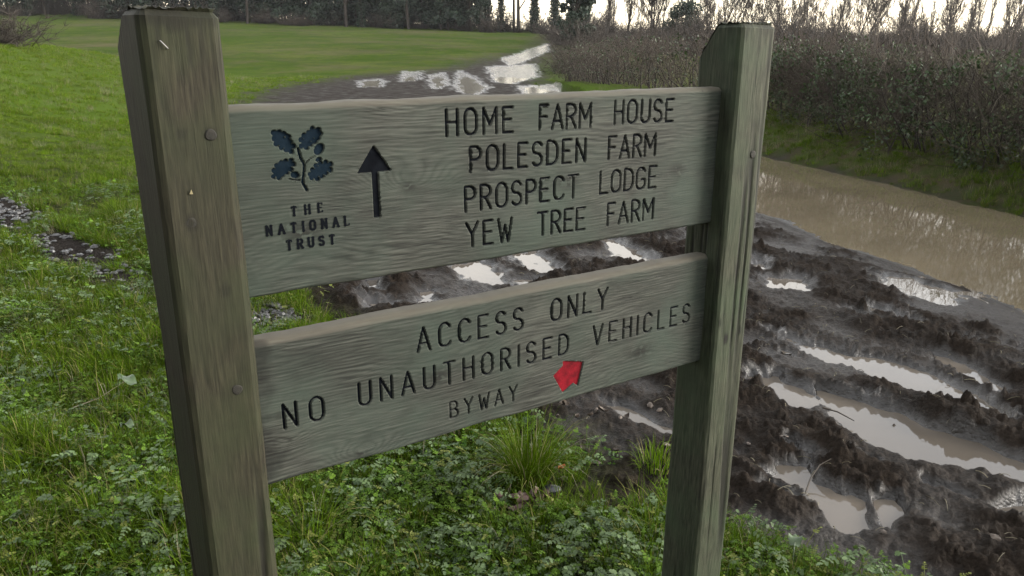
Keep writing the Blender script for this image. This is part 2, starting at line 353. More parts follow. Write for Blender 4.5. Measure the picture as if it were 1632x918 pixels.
def land(x, y, fine=True):
    """height, mud mask, wetness, gravel mask"""
    x = np.asarray(x, float); y = np.asarray(y, float)
    amp = np.clip(2.5-.03*x, .3, 4.6)
    z = amp*np.clip((y-34)/76, 0, 1.25)**1.35
    t = np.clip((-x-(2.0+.25*np.clip(y, 0, 60)))/9, 0, 1)
    z = z+1.55*t*t*(3-2*t)*sstep(48, 24, y)
    und = .10*fbm(x*.11, y*.11, 3, 3)*sstep(3, 14, np.hypot(x, y))
    soft = .06+.045*np.clip(y, 0, 60)
    sd = poly_sd(x, y, MUD)+fbm(x*1.7, y*1.7, 11, 4)*(.10+.03*np.clip(y, 0, 40))
    mud = sstep(soft, -soft, sd)
    z = z+und*(1-mud)
    dd = line_d(x, y, DITCH)
    dn = dd+.08*perlin(x*1.3, y*1.3, 77)
    # far bank of the ditch, under the hedge
    side = (x-np.interp(y, [-1, 2, 4.9, 7.5, 12, 13.8, 15.2, 30], [6.1, 5.3, 4.5, 3.75, 2.5, 2.1, 1.75, 1.5]))
    bank = sstep(0, 1.1, dd)*(side > 0)
    z = z+.34*bank*sstep(33, 20, y)
    mud = mud*(1-sstep(.12, .45, dd+.2*perlin(x*2, y*2, 5))*(side > 0)*(y < 33))
    gr = np.zeros_like(x)
    for P in GRAVEL: gr = np.maximum(gr, sstep(.10, -.10, poly_sd(x, y, P)+.12*fbm(x*3, y*3, 44, 3)))
    wet = np.zeros_like(x)
    if fine:
        k = sstep(24, 5, y)*.82+.18
        wx = x+.05*perlin(x*9, y*9, 21); wy = y+.05*perlin(x*9, y*9, 22)
        # wheel-churned clods, drawn out along the tracks
        a = math.radians(135); u = wx*math.cos(a)+wy*math.sin(a); v = -wx*math.sin(a)+wy*math.cos(a)
        low = fbm(u*.8, v*2.2, 31, 3)
        hm = .030*low
        act = sstep(-.42, .32, fbm(x*1.5, y*1.5, 91, 3)+.1)
        c1 = clods(u*3.2, v*5.0, 1); c2 = clods(u*8+.3, v*11, 2); c3 = clods(u*19, v*24, 3); c4 = clods(x*42+.4*perlin(x*60, y*60, 6), y*42+.4*perlin(x*60, y*60, 7), 4)
        hm = hm+act*(.026*c1+.034*c2*(.4+c1)+.032*c3*(.45+c2)+.018*c4*(.5+c3))+.008*(1-np.abs(perlin(u*14, v*20, 8)))
        hm = hm+.009*fbm(x*26, y*26, 15, 4)
        hm = hm-.020
        # tyre treads pressed into the mud
        for tl in TREADS:
            td = line_d(x, y, [(a_, b_, .0) for a_, b_ in tl]); on = sstep(.13, .10, td)
            hm = hm*(1-.75*on)+on*(-.007+.012*(np.sin(u*2*np.pi/.055+np.abs(td)*38) > .1))
        # clods flatten towards the ditch
        flat = sstep(1.3, .25, dd)
        hm = hm*(1-.72*flat)-.02*flat
        hm = hm*k
        pd = np.full(x.shape, 9.0)
        for k_, P in PUD.items():
            P = np.array(P); bx0, by0 = P.min(0)-.7; bx1, by1 = P.max(0)+.7
            sel = (x > bx0) & (x < bx1) & (y > by0) & (y < by1)
            if sel.any(): pd[sel] = np.minimum(pd[sel], poly_sd(x[sel], y[sel], P))
        sc = np.clip(.012*np.clip(y, 2, 40), .02, .25)
        pdn = pd+sc*.9*fbm(x*7, y*7, 61, 3)
        rim = np.exp(-((pdn-1.5*sc-.03)/(1.2*sc+.02))**2)
        hm = hm+.016*rim*(.3+act)*k
        inn = sstep(.8*sc, -.9*sc, pdn)
        hm = hm*(1-inn)+inn*(WZ-.022+(.026*c2*act+.010*c3*act)*k)
        wet = np.maximum(sstep(1.1*sc, -.2*sc, pdn), (.25*sstep(.0, -.018, hm)+.12*(1-act))*sstep(16, 6, y))
        hm = np.where(pdn > .6*sc, np.maximum(hm, WZ+.004+.006*c3), hm)
        z = z+mud*hm
        # grass humps
        gz = .045*bank*clods(x*3.2, y*3.2, 81)+.02*bank*clods(x*9, y*9, 82)+.05*fbm(x*1.1, y*1.1, 41, 3)+.025*fbm(x*4, y*4, 43, 3)
        z = z+(1-mud)*gz*sstep(60, 10, y)*np.where(gr > .3, .4, 1)
        z = z+gr*(.012*clods(x*16, y*16, 71)+.006*clods(x*40, y*40, 72))
    inner = sstep(.06, -.55, dn)
    shore = sstep(.65, 0.0, dn)
    z = np.where(dd < 2, z-.12*shore*(1-bank)-.30*inner, z)
    wet = np.maximum(wet, sstep(.35, 0, dn)*(side < .4))
    return z, mud, wet, gr
def land1(x, y):
    return float(land(np.array([x]), np.array([y]))[0][0])

def mat_ground():
    mt, nt, b, out = new_mat('earth')
    geo = nt.nodes.new('ShaderNodeNewGeometry'); P = geo.outputs['Position']
    mud = attn(nt, 'mud'); wet = attn(nt, 'wet'); gr = attn(nt, 'gravel')
    n1 = noise(nt, 6, 8, P, .6); n2 = noise(nt, 55, 6, P, .65); n3 = noise(nt, .35, 5, P); n4 = noise(nt, 2.2, 5, P)
    cm = mixc(nt, mrange(nt, n1, .3, .7, 0, 1), (.0048, .0037, .0028), (.0140, .0106, .0080))
    cm = mixc(nt, mrange(nt, n2, .4, .75, 0, .6), cm, (.026, .0195, .0150))
    # open field turf, worn thin in places
    cg = mixc(nt, mrange(nt, n3, .35, .65, 0, 1), (.030, .054, .007), (.046, .068, .010))
    cg = mixc(nt, mrange(nt, n4, .42, .60, 0, .8), cg, (.026, .036, .012))
    cg = mixc(nt, mrange(nt, noise(nt, .5, 8, P, .72), .46, .60, 0, .8), cg, (.056, .068, .014))
    cg = mixc(nt, mrange(nt, noise(nt, .13, 6, P, .65), .46, .62, 0, .7), cg, (.050, .046, .026))
    cg = mixc(nt, mrange(nt, noise(nt, 14, 6, P, .7), .45, .62, 0, .75), cg, (.036, .04, .02))
    # under the near sward it is soil and litter
    sep = nt.nodes.new('ShaderNodeSeparateXYZ'); nt.links.new(P, sep.inputs[0])
    near = mrange(nt, sep.outputs['Y'], 6, 14, 1, 0)
    cg = mixc(nt, mrange(nt, noise(nt, .075, 8, P, .78), .44, .58, 0, .75), cg, (.022, .040, .006))
    cg = mixc(nt, mrange(nt, noise(nt, .05, 8, P, .8, .6), .52, .64, 0, .7), cg, (.062, .056, .030))
    cg = mixc(nt, mrange(nt, sep.outputs['Y'], 14, 45, .75, 0), cg, (.040, .066, .010))
    soil = mixc(nt, mrange(nt, n2, .35, .65, 0, 1), (.013, .012, .008), (.03, .033, .014))
    cg = mixc(nt, near, cg, soil)
    bnk = math_(nt, 'MULTIPLY', mrange(nt, sep.outputs['X'], 2, 3.5, 0, 1), mrange(nt, noise(nt, 5, 6, P, .65), .42, .58, 0, .8))
    cg = mixc(nt, bnk, cg, (.045, .036, .024))
    cgr = mixc(nt, mrange(nt, noise(nt, 70, 3, P), .4, .6, 0, 1), (.008, .007, .006), (.026, .023, .021))
    c = mixc(nt, mud, cg, cm); c = mixc(nt, gr, c, cgr)
    c = mixc(nt, math_(nt, 'MULTIPLY', wet, .35), c, (.01, .009, .008))
    nt.links.new(c, b.inputs['Base Color'])
    mr = mrange(nt, noise(nt, 3.0, 5, P), .35, .65, .5, .8)
    wr = mixc(nt, mud, (.85, .85, .85), mr)
    wr = mixc(nt, math_(nt, 'MULTIPLY', wet, .85), wr, (.13, .13, .13))
    nt.links.new(wr, b.inputs['Roughness'])
    sp = mixc(nt, mud, (.0, .0, .0), mixc(nt, wet, (.03, .03, .03), (.5, .5, .5))); nt.links.new(sp, b.inputs['Specular IOR Level'])
    vo = nt.nodes.new('ShaderNodeTexVoronoi'); vo.inputs['Scale'].default_value = 75; nt.links.new(P, vo.inputs['Vector'])
    hh = math_(nt, 'ADD', math_(nt, 'MULTIPLY', noise(nt, 38, 9, P, .75), 1.2), math_(nt, 'MULTIPLY', vo.outputs['Distance'], -.55))
    dry = mrange(nt, wet, 0, 1, 1, .25)
    bump(nt, b, math_(nt, 'MULTIPLY', hh, dry), .6, .022)
    return mt

def build_ground():
    ang = np.radians(np.concatenate([np.linspace(-180, -46, 44)[:-1], np.linspace(-46, 4, 320)[:-1], np.linspace(4, 46, 420), np.linspace(46, 180, 44)[1:-1]]))
    r1 = np.geomspace(.7, 14, 600); r2 = np.geomspace(14, 400, 150)[1:]
    r = np.concatenate([[.05, .3], r1, r2])
    A, R = np.meshgrid(ang, r); x = (R*np.sin(A)).ravel(); y = (R*np.cos(A)).ravel()
    z, mud, wet, gr = land(x, y)
    V = np.stack([x, y, z], 1)
    me = fast_mesh('ground', V, grid_faces(len(ang), len(r), 0, True)[:, ::-1])
    attr(me, 'mud', mud); attr(me, 'wet', wet); attr(me, 'gravel', gr)
    return obj('ground', me, mat_ground(), kind='structure')
ground = build_ground()

def water_sheet(name, poly, z, mat):
    n = len(poly); V = np.array([(x, y, z) for x, y in poly]); a = 0
    ar = sum(V[i][0]*V[(i+1) % n][1]-V[(i+1) % n][0]*V[i][1] for i in range(n))
    idx = np.arange(n) if ar > 0 else np.arange(n)[::-1]
    me = bpy.data.meshes.new(name); me.from_pydata([tuple(v) for v in V], [], [idx.tolist()]); me.update()
    return obj(name, me, mat, kind='structure')
def puddle_sheet(P, z, mat):
    P = np.array(P); sc = min(.25, max(.03, .012*P[:, 1].mean())); mg = 1.4*sc; h = max(.03, .012*P[:, 1].mean())
    xs = np.arange(P[:, 0].min()-mg-h, P[:, 0].max()+mg+h, h); ys = np.arange(P[:, 1].min()-mg-h, P[:, 1].max()+mg+h, h)
    X, Y = np.meshgrid(xs, ys); ins = poly_sd(X, Y, P) < mg
    q = grid_faces(len(xs), len(ys)); q = q[ins.ravel()[q].any(1)]
    used, inv = np.unique(q, return_inverse=True)
    V = np.stack([X.ravel(), Y.ravel(), np.full(X.size, z)], 1)[used]
    obj('puddle', fast_mesh('puddle', V, inv.reshape(-1, 4)), mat, kind='structure')
for i_, P in enumerate(PUD.values()): puddle_sheet(P, WZ-.00022*i_, M_PUDF if np.array(P)[:, 1].mean() > 14 else M_PUD)
def ditch_poly():
    P = np.array(DITCH); t = np.gradient(P[:, :2], axis=0); t /= np.linalg.norm(t, axis=1, keepdims=True)
    nn = np.stack([-t[:, 1], t[:, 0]], 1); a = P[:, :2]+nn*(P[:, 2:]+.22); b_ = P[:, :2]-nn*(P[:, 2:]+.22)
    return np.concatenate([a, b_[::-1]])
water_sheet('ditch_water', ditch_poly(), DZ, M_DITCH)
#@@SIGN
# ------------------------------------------------------------------ the signpost
def arc(cx, cy, rx, ry, a0, a1, n=14):
    a = np.radians(np.linspace(a0, a1, n)); return [(cx+rx*math.cos(t), cy+ry*math.sin(t)) for t in a]
GL = {   # routed single-line capitals, height 1: (width, strokes)
 'A': (.56, [[(0, 0), (.28, 1), (.56, 0)], [(.10, .32), (.46, .32)]]),
 'B': (.48, [[(0, 0), (0, 1), (.22, 1)]+arc(.22, .76, .22, .24, 90, -90)+[(0, .52)], [(.22, .52)]+arc(.22, .26, .26, .26, 90, -90)+[(0, 0)]]),
 'C': (.50, [arc(.26, .70, .26, .30, 25, 180)+arc(.26, .30, .26, .30, 180, 335)]),
 'D': (.50, [[(0, 0), (0, 1), (.18, 1)]+arc(.18, .64, .32, .36, 90, 0)+arc(.18, .36, .32, .36, 0, -90)+[(0, 0)]]),
 'E': (.44, [[(.44, 1), (0, 1), (0, 0), (.44, 0)], [(0, .52), (.36, .52)]]),
 'F': (.42, [[(.42, 1), (0, 1), (0, 0)], [(0, .52), (.34, .52)]]),
 'G': (.52, [arc(.26, .70, .26, .30, 25, 180)+arc(.26, .30, .26, .30, 180, 360)+[(.52, .44), (.30, .44)]]),
 'H': (.48, [[(0, 0), (0, 1)], [(.48, 0), (.48, 1)], [(0, .52), (.48, .52)]]),
 'I': (.001, [[(0, 0), (0, 1)]]),
 'L': (.42, [[(0, 1), (0, 0), (.42, 0)]]),
 'M': (.60, [[(0, 0), (0, 1), (.30, .35), (.60, 1), (.60, 0)]]),
 'N': (.48, [[(0, 0), (0, 1), (.48, 0), (.48, 1)]]),
 'O': (.52, [arc(.26, .70, .26, .30, 0, 180)+arc(.26, .30, .26, .30, 180, 360)+[(.52, .70)]]),
 'P': (.46, [[(0, 0), (0, 1), (.22, 1)]+arc(.22, .74, .24, .26, 90, -90)+[(0, .48)]]),
 'R': (.48, [[(0, 0), (0, 1), (.22, 1)]+arc(.22, .75, .24, .25, 90, -90)+[(0, .50)], [(.22, .50), (.48, 0)]]),
 'S': (.46, [arc(.23, .755, .23, .245, 25, 270)+arc(.23, .255, .23, .255, 90, -155)]),
 'T': (.50, [[(0, 1), (.50, 1)], [(.25, 1), (.25, 0)]]),
 'U': (.48, [[(0, 1), (0, .26)]+arc(.24, .26, .24, .26, 180, 360)+[(.48, 1)]]),
 'V': (.54, [[(0, 1), (.27, 0), (.54, 1)]]),
 'W': (.66, [[(0, 1), (.17, 0), (.33, .72), (.49, 0), (.66, 1)]]),
 'Y': (.54, [[(0, 1), (.27, .50), (.54, 1)], [(.27, .50), (.27, 0)]]),
}
SERIF = {'A': [(0, 0), (.56, 0)], 'E': [], 'H': [(0, 0), (0, 1), (.48, 0), (.48, 1)], 'I': [(0, 0), (0, 1)], 'L': [(0, 1)], 'N': [(0, 0), (0, 1), (.48, 1)], 'O': [], 'R': [(0, 0), (.48, 0)], 'S': [], 'T': [(.25, 0)], 'U': [(0, 1), (.48, 1)]}
def stroke_sd(px, py, strokes):
    """strokes: list of (polyline, halfwidth)"""
    out = np.full(px.shape, 1e3)
    for pl, hw in strokes: out = np.minimum(out, line_d(px, py, [(a, b, hw) for a, b in pl]))
    return out
def glyph(ch, hw, serif):
    wd, st = GL[ch]
    if not serif: return wd, [(s, hw) for s in st]
    res = []
    for s in st:
        for a, b in zip(s[:-1], s[1:]):
            thin = abs(b[0]-a[0]) > 2.2*abs(b[1]-a[1])
            res.append(([a, b], hw*(.62 if thin else 1.12)))
    for (sx, sy) in SERIF.get(ch, []): res.append(([(sx-.12, sy), (sx+.12, sy)], hw*.55))
    if ch in 'ELT':
        if ch in 'EL': res.append(([(.44, 0), (.46, .16)], hw*.6))
        if ch in 'E': res.append(([(.42, 1), (.43, .86)], hw*.6)); res.append(([(-.08, 0), (.1, 0)], hw*.6))
        if ch == 'T': res += [([(0, 1), (-.01, .84)], hw*.6), ([(.5, 1), (.51, .84)], hw*.6)]
    return wd, res
def sdf_mesh(name, fn, x0, x1, z0, z1, h, y):
    """flat mesh (in the x-z plane, facing -y) of the region where fn < 0, cut cleanly at its outline"""
    xs = np.arange(x0, x1+h, h); zs = np.arange(z0, z1+h, h)
    X, Z = np.meshgrid(xs, zs); D = fn(X, Z); V = []; Fs = []
    cache = {}
    def vid(p):
        k = (round(p[0]*2e5), round(p[1]*2e5))
        if k not in cache: cache[k] = len(V); V.append((p[0], y, p[1]))
        return cache[k]
    for i in range(len(zs)-1):
        for j in range(len(xs)-1):
            c = [(X[i, j], Z[i, j], D[i, j]), (X[i, j+1], Z[i, j+1], D[i, j+1]), (X[i+1, j+1], Z[i+1, j+1], D[i+1, j+1]), (X[i+1, j], Z[i+1, j], D[i+1, j])]
            if all(q[2] >= 0 for q in c): continue
            pl = []
            for a, b in zip(c, c[1:]+c[:1]):
                if a[2] < 0: pl.append((a[0], a[1]))
                if (a[2] < 0) != (b[2] < 0):
                    t = a[2]/(a[2]-b[2]); pl.append((a[0]+t*(b[0]-a[0]), a[1]+t*(b[1]-a[1])))
            ids = []
            for p in pl:
                q = vid(p)
                if q not in ids: ids.append(q)
            if len(ids) > 2: Fs.append(ids)
    me = bpy.data.meshes.new(name); me.from_pydata(V, [], Fs); me.update(); return me

BS, BC = .65, 1.0                       # sign base in (s, c)
base = DV*BS-NV*BC
sign = empty('wooden_signpost', (base[0], base[1], 0), math.pi/2-PSI,
             label='weathered oak signpost with two carved boards between square posts', cat='signpost')
def sl(u, v, c=1.0):
    s, z = spt(u, v, c); return s-BS, z
FLAT = []
CUT_UP, CUT_LO = [], []                  # (kind, fn(x,z)->sd, bbox)
GCACHE = {}
LET = []                                 # letters waiting for their board
def word(txt, lb, rb, cap, cuts, hw=.072, serif=False, kx=1.0, mat=None):
    """lb / rb: base line ends in pixels, cap in metres"""
    x0, z0 = sl(*lb); x1, z1 = sl(*rb)
    n = len(txt); ws = [GL[c][0]*cap*kx for c in txt]
    gap = (x1-x0-sum(ws))/max(1, n-1); x = x0
    for ch, wd in zip(txt, ws):
        z = z0+(z1-z0)*(x-x0)/max(1e-6, x1-x0)
        _, st = glyph(ch, hw, serif)
        fn = (lambda st, x, z: lambda X, Z: stroke_sd((X-x)/(cap*kx), (Z-z)/cap, st)*cap)(st, x, z)
        bb_ = (x-.2*cap, x+wd+.2*cap, z-.2*cap, z+1.2*cap)
        if serif: FLAT.append(bb_)
        else: cuts.append((fn, bb_))
        key = (ch, hw, serif)
        if key not in GCACHE:
            inner = [(p, q-.010) for p, q in st]
            GCACHE[key] = sdf_mesh('letter', lambda X, Z: stroke_sd(X, Z, inner), -.25, GL[ch][0]+.25, -.2, 1.2, .035, 0)
        LET.append((cuts, GCACHE[key], (x, -.0005 if serif else .0034, z), (cap*kx, 1, cap), mat or M_PAINT))
        x += wd+gap
# upper board
H1 = .0365
word('HOME', (712, 217), (817, 210.5), H1, CUT_UP); word('FARM', (860, 206.8), (941, 202.5), H1, CUT_UP); word('HOUSE', (979.5, 197.6), (1072, 193), H1, CUT_UP)
word('POLESDEN', (750.5, 274.5), (932, 257.3), H1, CUT_UP); word('FARM', (969.5, 254), (1043, 247.4), H1, CUT_UP)
word('PROSPECT', (742, 337.5), (920, 314), H1, CUT_UP); word('LODGE', (956, 309.2), (1045, 298.5), H1, CUT_UP)
word('YEW', (743.5, 393.5), (815, 384), H1, CUT_UP); word('TREE', (857, 375.5), (931, 365.5), H1, CUT_UP); word('FARM', (968, 359.2), (1040, 348.5), H1, CUT_UP)
LG = lambda x, y: (420+x/4.173, 190+y/4.173)
word('THE', LG(190, 642), LG(392, 614), .0118, CUT_UP, .125, True, 1.0); word('NATIONAL', LG(24, 774), LG(568, 703), .0124, CUT_UP, .125, True, 1.0); word('TRUST', LG(158, 869), LG(472, 826), .0124, CUT_UP, .125, True, 1.0)
# lower board
H2 = .0375
word('ACCESS', (666, 561.5), (833, 525), H2, CUT_LO); word('ONLY', (879, 512.5), (967, 491), H2, CUT_LO)
word('NO', (454, 683), (516.5, 668.5), H2*.97, CUT_LO); word('UNAUTHORISED', (574, 648), (905, 563.5), H2*.97, CUT_LO); word('VEHICLES', (945, 551), (1098, 513), H2*.97, CUT_LO)
word('BYWAY', (718.5, 667), (824, 637.5), .0275, CUT_LO, .075)
# emblem: a sprig of four lobed leaves with acorns, and the arrows
def poly_fn(P): return lambda X, Z: poly_sd(X, Z, P)
def smooth_poly(P, it=2):
    P = np.array(P, float)
    for _ in range(it):
        Q = np.roll(P, -1, 0); P = np.stack([.75*P+.25*Q, .25*P+.75*Q], 1).reshape(-1, 2)
    return P
SHAPES = []                             # name, cuts, fn, bbox, mat
def shape(name, cuts, P, mat, fn=None):
    P = np.array(P); f = fn or poly_fn(P); bb = (P[:, 0].min()-.004, P[:, 0].max()+.004, P[:, 1].min()-.004, P[:, 1].max()+.004)
    cuts.append((f, bb)); SHAPES.append((name, cuts, f, bb, mat))
LEAVES = [
 [(40, 100), (55, 70), (73, 77), (92, 68), (105, 86), (132, 78), (148, 112), (176, 108), (190, 135), (185, 163), (213, 178), (218, 205), (210, 225), (185, 238), (160, 230), (157, 208), (130, 207), (112, 192), (95, 178), (62, 162), (63, 132)],
 [(235, 165), (233, 143), (262, 127), (260, 98), (286, 84), (303, 82), (313, 53), (345, 46), (363, 57), (392, 58), (398, 80), (382, 100), (382, 126), (348, 128), (347, 157), (318, 158), (308, 197), (285, 203), (255, 212), (240, 195)],
 [(46, 370), (60, 332), (72, 322), (83, 293), (117, 282), (128, 263), (162, 270), (185, 258), (215, 270), (222, 287), (203, 308), (196, 337), (163, 348), (156, 377), (123, 378), (112, 407), (83, 403), (53, 400)],
 [(283, 395), (297, 372), (298, 343), (332, 332), (343, 303), (372, 302), (383, 283), (407, 280), (430, 273), (464, 285), (465, 310), (462, 342), (438, 353), (417, 367), (410, 387), (378, 388), (355, 412), (320, 408)]]
def lobed(P):
    Q = np.array([sl(*LG(*p)) for p in P]); c = Q.mean(0); core = c+(Q-c)*.80
    per = np.concatenate([Q[i]+(Q[(i+1) % len(Q)]-Q[i])*np.linspace(0, 1, 12)[:-1, None] for i in range(len(Q))]); L_ = np.concatenate([[0], np.cumsum(np.linalg.norm(np.diff(per, axis=0), axis=1))])
    nl = 11; ce = np.stack([np.interp((np.arange(nl)+.5)/nl*L_[-1], L_, per[:, k]) for k in (0, 1)], 1); ce = c+(ce-c)*.80; r = .42*L_[-1]/nl
    def fn(X, Z):
        d = poly_sd(X, Z, core)
        for a, b in ce: d = np.minimum(d, np.hypot(X-a, Z-b)-r)
        return d
    return fn, c+(Q-c)*1.15
for P in LEAVES: _f, _q = lobed(P); shape('oak_leaf', CUT_UP, _q, M_BLUE, _f)
def ell(cx, cy, rx, ry, a):
    a = math.radians(a); return [LG(cx+rx*math.cos(t)*math.cos(a)-ry*math.sin(t)*math.sin(a), cy+rx*math.cos(t)*math.sin(a)+ry*math.sin(t)*math.cos(a)) for t in np.linspace(0, 2*math.pi, 20)[:-1]]
for e in ((370, 200, 34, 46, 30), (368, 269, 25, 19, -25), (210, 372, 33, 27, 10)): shape('acorn', CUT_UP, [sl(*p) for p in ell(*e)], M_BLUE)
def stem_fn():
    S = [([(230, 195), (245, 255), (272, 302), (268, 370), (260, 420), (290, 475)], .0022), ([(272, 302), (305, 268), (342, 246)], .0012), ([(258, 408), (225, 406), (170, 398)], .0014)]
    S = [([sl(*LG(*p)) for p in pl], hw) for pl, hw in S]; allp = [p for pl, _ in S for p in pl]
    return (lambda X, Z: stroke_sd(X, Z, S)), allp
_f, _p = stem_fn(); shape('stem', CUT_UP, _p, M_BLUE, _f)
shape('direction_arrow', CUT_UP, [sl(*p) for p in [(595, 230), (626, 273), (604, 275), (608, 347), (596, 348.5), (592, 276), (568, 278)]], M_PAINT)
shape('red_arrow', CUT_LO, [sl(*p) for p in [(897.5, 575.5), (931, 576.1), (921.4, 615.7), (914.9, 611.4), (897.5, 627), (881.8, 599.2), (897.5, 583)]], M_RED)

def grain_field(X, Z, seed, knots):
    wz = Z+.014*fbm(X*2.6, Z*7, seed, 3)+.0042*fbm(X*10, Z*22, seed+3, 3)
    ph = wz*165+1.6*fbm(X*1.6, Z*5, seed+71, 2)
    for kx_, kz, ka, kr in knots:
        r2 = ((X-kx_)/(2.3*kr))**2+((Z-kz)/kr)**2
        ph = ph+ka*np.exp(-r2)*5
    ring = .5+.5*np.sin(2*np.pi*ph+1.5*perlin(X*5, Z*45, seed+9))
    fib = fbm(X*16, Z*420, seed+21, 3)
    fib2 = perlin(X*40, Z*900, seed+31)
    g = .50+.62*(ring**.55-.66)*(.55+.7*np.abs(fbm(X*3, Z*12, seed+81, 2)))+.34*fib+.16*fib2+.22*fbm(X*4, Z*9, seed+61, 3)
    return np.clip(g, 0, 1)
def board(name, x0, x1, z0, z1, cuts, seed, knots, label, sag):
    h = .00135; T = .032; nx = int((x1-x0)/h)+1; nz = int((z1-z0)/h)+1
    xs = np.linspace(x0, x1, nx); zs = np.linspace(z0, z1, nz); X, Z = np.meshgrid(xs, zs)
    sd = np.full(X.shape, 9.0)
    for fn, (a, b, c, d) in cuts:
        j0, j1 = np.searchsorted(xs, [a, b]); i0, i1 = np.searchsorted(zs, [c, d]); sl_ = (slice(i0, i1), slice(j0, j1))
        sd[sl_] = np.minimum(sd[sl_], fn(X[sl_], Z[sl_]))
    gz, gx = np.gradient(np.clip(sd, -.01, .01), zs, xs); gl = np.hypot(gx, gz)+1e-6
    near = np.abs(sd) < .62*h
    Xs = np.where(near, X-sd*gx/gl, X); Zs = np.where(near, Z-sd*gz/gl, Z)
    g = grain_field(X, Z, seed, knots)
    ins = (sd < 0) & ~near
    Y = -(g-.5)*.00035-.0010*fbm(X*6, Z*12, seed+51, 2)
    if cuts is CUT_UP:
        for a, b, c, d in FLAT: Y = np.where((X > a) & (X < b) & (Z > c) & (Z < d), .0001-(g-.5)*.0003, Y)
    Y = np.where(ins, .0045, Y)
    # worn, rounded arrises at the top and bottom
    et = np.clip((.007-(z1-Z))/.007, 0, 1); eb = np.clip((.004-(Z-z0))/.004, 0, 1)
    Y = Y+.006*et**2+.003*eb**2
    wob = .0016*fbm(X*7, X*0+seed, 5, 4)
    Zs = Zs+wob*np.clip((Z-(z1-.02))/.02, 0, 1)-wob*np.clip(((z0+.02)-Z)/.02, 0, 1)
    V = np.stack([Xs.ravel(), Y.ravel(), Zs.ravel()], 1); F_ = grid_faces(nx, nz)
    fi = ins.ravel()[F_]; ns = fi.sum(1); mixed = (ns == 1) | (ns == 3); Fm = F_[mixed]; fm = fi[mixed]; odd = np.where(ns[mixed][:, None] == 1, fm, ~fm)
    d02 = odd[:, 1] | odd[:, 3]          # cut along 0-2 when the odd corner is 1 or 3
    F_tri = np.concatenate([np.where(d02[:, None], Fm[:, [0, 1, 2]], Fm[:, [0, 1, 3]]), np.where(d02[:, None], Fm[:, [0, 2, 3]], Fm[:, [1, 2, 3]])])
    F_ = F_[~mixed]
    top = V.reshape(nz, nx, 3)[-1]; bot = V.reshape(nz, nx, 3)[0]
    rows = [top]; yy = [.012, .020, .028, T]
    for q in yy: rows.append(np.stack([top[:, 0], np.full(nx, q), top[:, 2]+.0012*(q < T-.001)+.0008*fbm(top[:, 0]*25, top[:, 0]*0+q*300, seed, 2)], 1))
    rows.append(np.stack([bot[:, 0], np.full(nx, T), bot[:, 2]], 1)); rows.append(bot)
    R = np.concatenate(rows[1:-1]); off = len(V)
    idx = [np.arange((nz-1)*nx, nz*nx)]+[off+k*nx+np.arange(nx) for k in range(len(rows)-2)]+[np.arange(nx)]
    Fx = [np.stack([a[:-1], a[1:], b[1:], b[:-1]], 1) for a, b in zip(idx[:-1], idx[1:])]
    me = fast_mesh(name, np.concatenate([V, R]), [F_, F_tri]+Fx)
    worn = np.concatenate([(et**.5).ravel(), np.ones(len(R)-nx), np.zeros(nx)])
    attr(me, 'grain', np.concatenate([g.ravel(), np.tile(g[-1], len(R)//nx)])); attr(me, 'worn', np.clip(worn, 0, 1)*.9)
    kn = np.zeros(X.shape)
    for kx_, kz, ka, kr in knots: kn = np.maximum(kn, .75*np.exp(-(((X-kx_)/(.5*kr))**2+((Z-kz)/(.28*kr))**2)*1.5)*(fbm(X*60, Z*90, 5, 3) > -.25))
    dulled = .6*sstep(x0+.045, x0+.012, X+.02*fbm(X*30, Z*25, 8, 3)) if name == 'board' and z1 < 1.2 else np.zeros(X.shape)  # lower board goes darker towards its left end, with a ragged edge
    paint = np.where(ins, .9, 0)
    attr(me, 'stain', np.concatenate([np.clip(np.maximum(np.maximum(kn, dulled), paint), 0, 1).ravel(), np.zeros(len(R))]))
    o = obj(name, me, M_WOOD, sign, label=label)
    for cu, me_, loc, scl, mat in LET:
        if cu is cuts:
            l = obj('letter', me_, mat, o); l.location = loc; l.scale = scl
    for nm, cu, fn, bb, mat in SHAPES:
        if cu is cuts:
            obj(nm, sdf_mesh(nm, lambda X, Z: fn(X, Z)+.0004, *bb, .0016, .0030), mat, o)
    return o
KU = [(sl(652, 298)[0], sl(652, 298)[1], 1.6, .028), (sl(905, 290)[0], sl(905, 290)[1], 1.2, .05), (sl(480, 370)[0], sl(480, 370)[1], -1.5, .07), (sl(1080, 270)[0], sl(1080, 270)[1], 1.0, .05), (sl(1118, 146)[0], sl(1118, 146)[1], .4, .010)]
KL = [(sl(575, 722)[0], sl(575, 722)[1], 1.2, .022), (sl(700, 600)[0], sl(700, 600)[1], 1.0, .05), (sl(462, 701)[0], sl(462, 701)[1], .4, .010), (sl(1020, 560)[0], sl(1020, 560)[1], -1.2, .06)]
board('board', .215-BS, 1.084-BS, 1.178, 1.4225, CUT_UP, 3, KU, 'taller carved board with leaf emblem and four farm names', 0)
board('board', .215-BS, 1.081-BS, .899, 1.115, CUT_LO, 29, KL, 'shorter carved board with red arrow', 0)

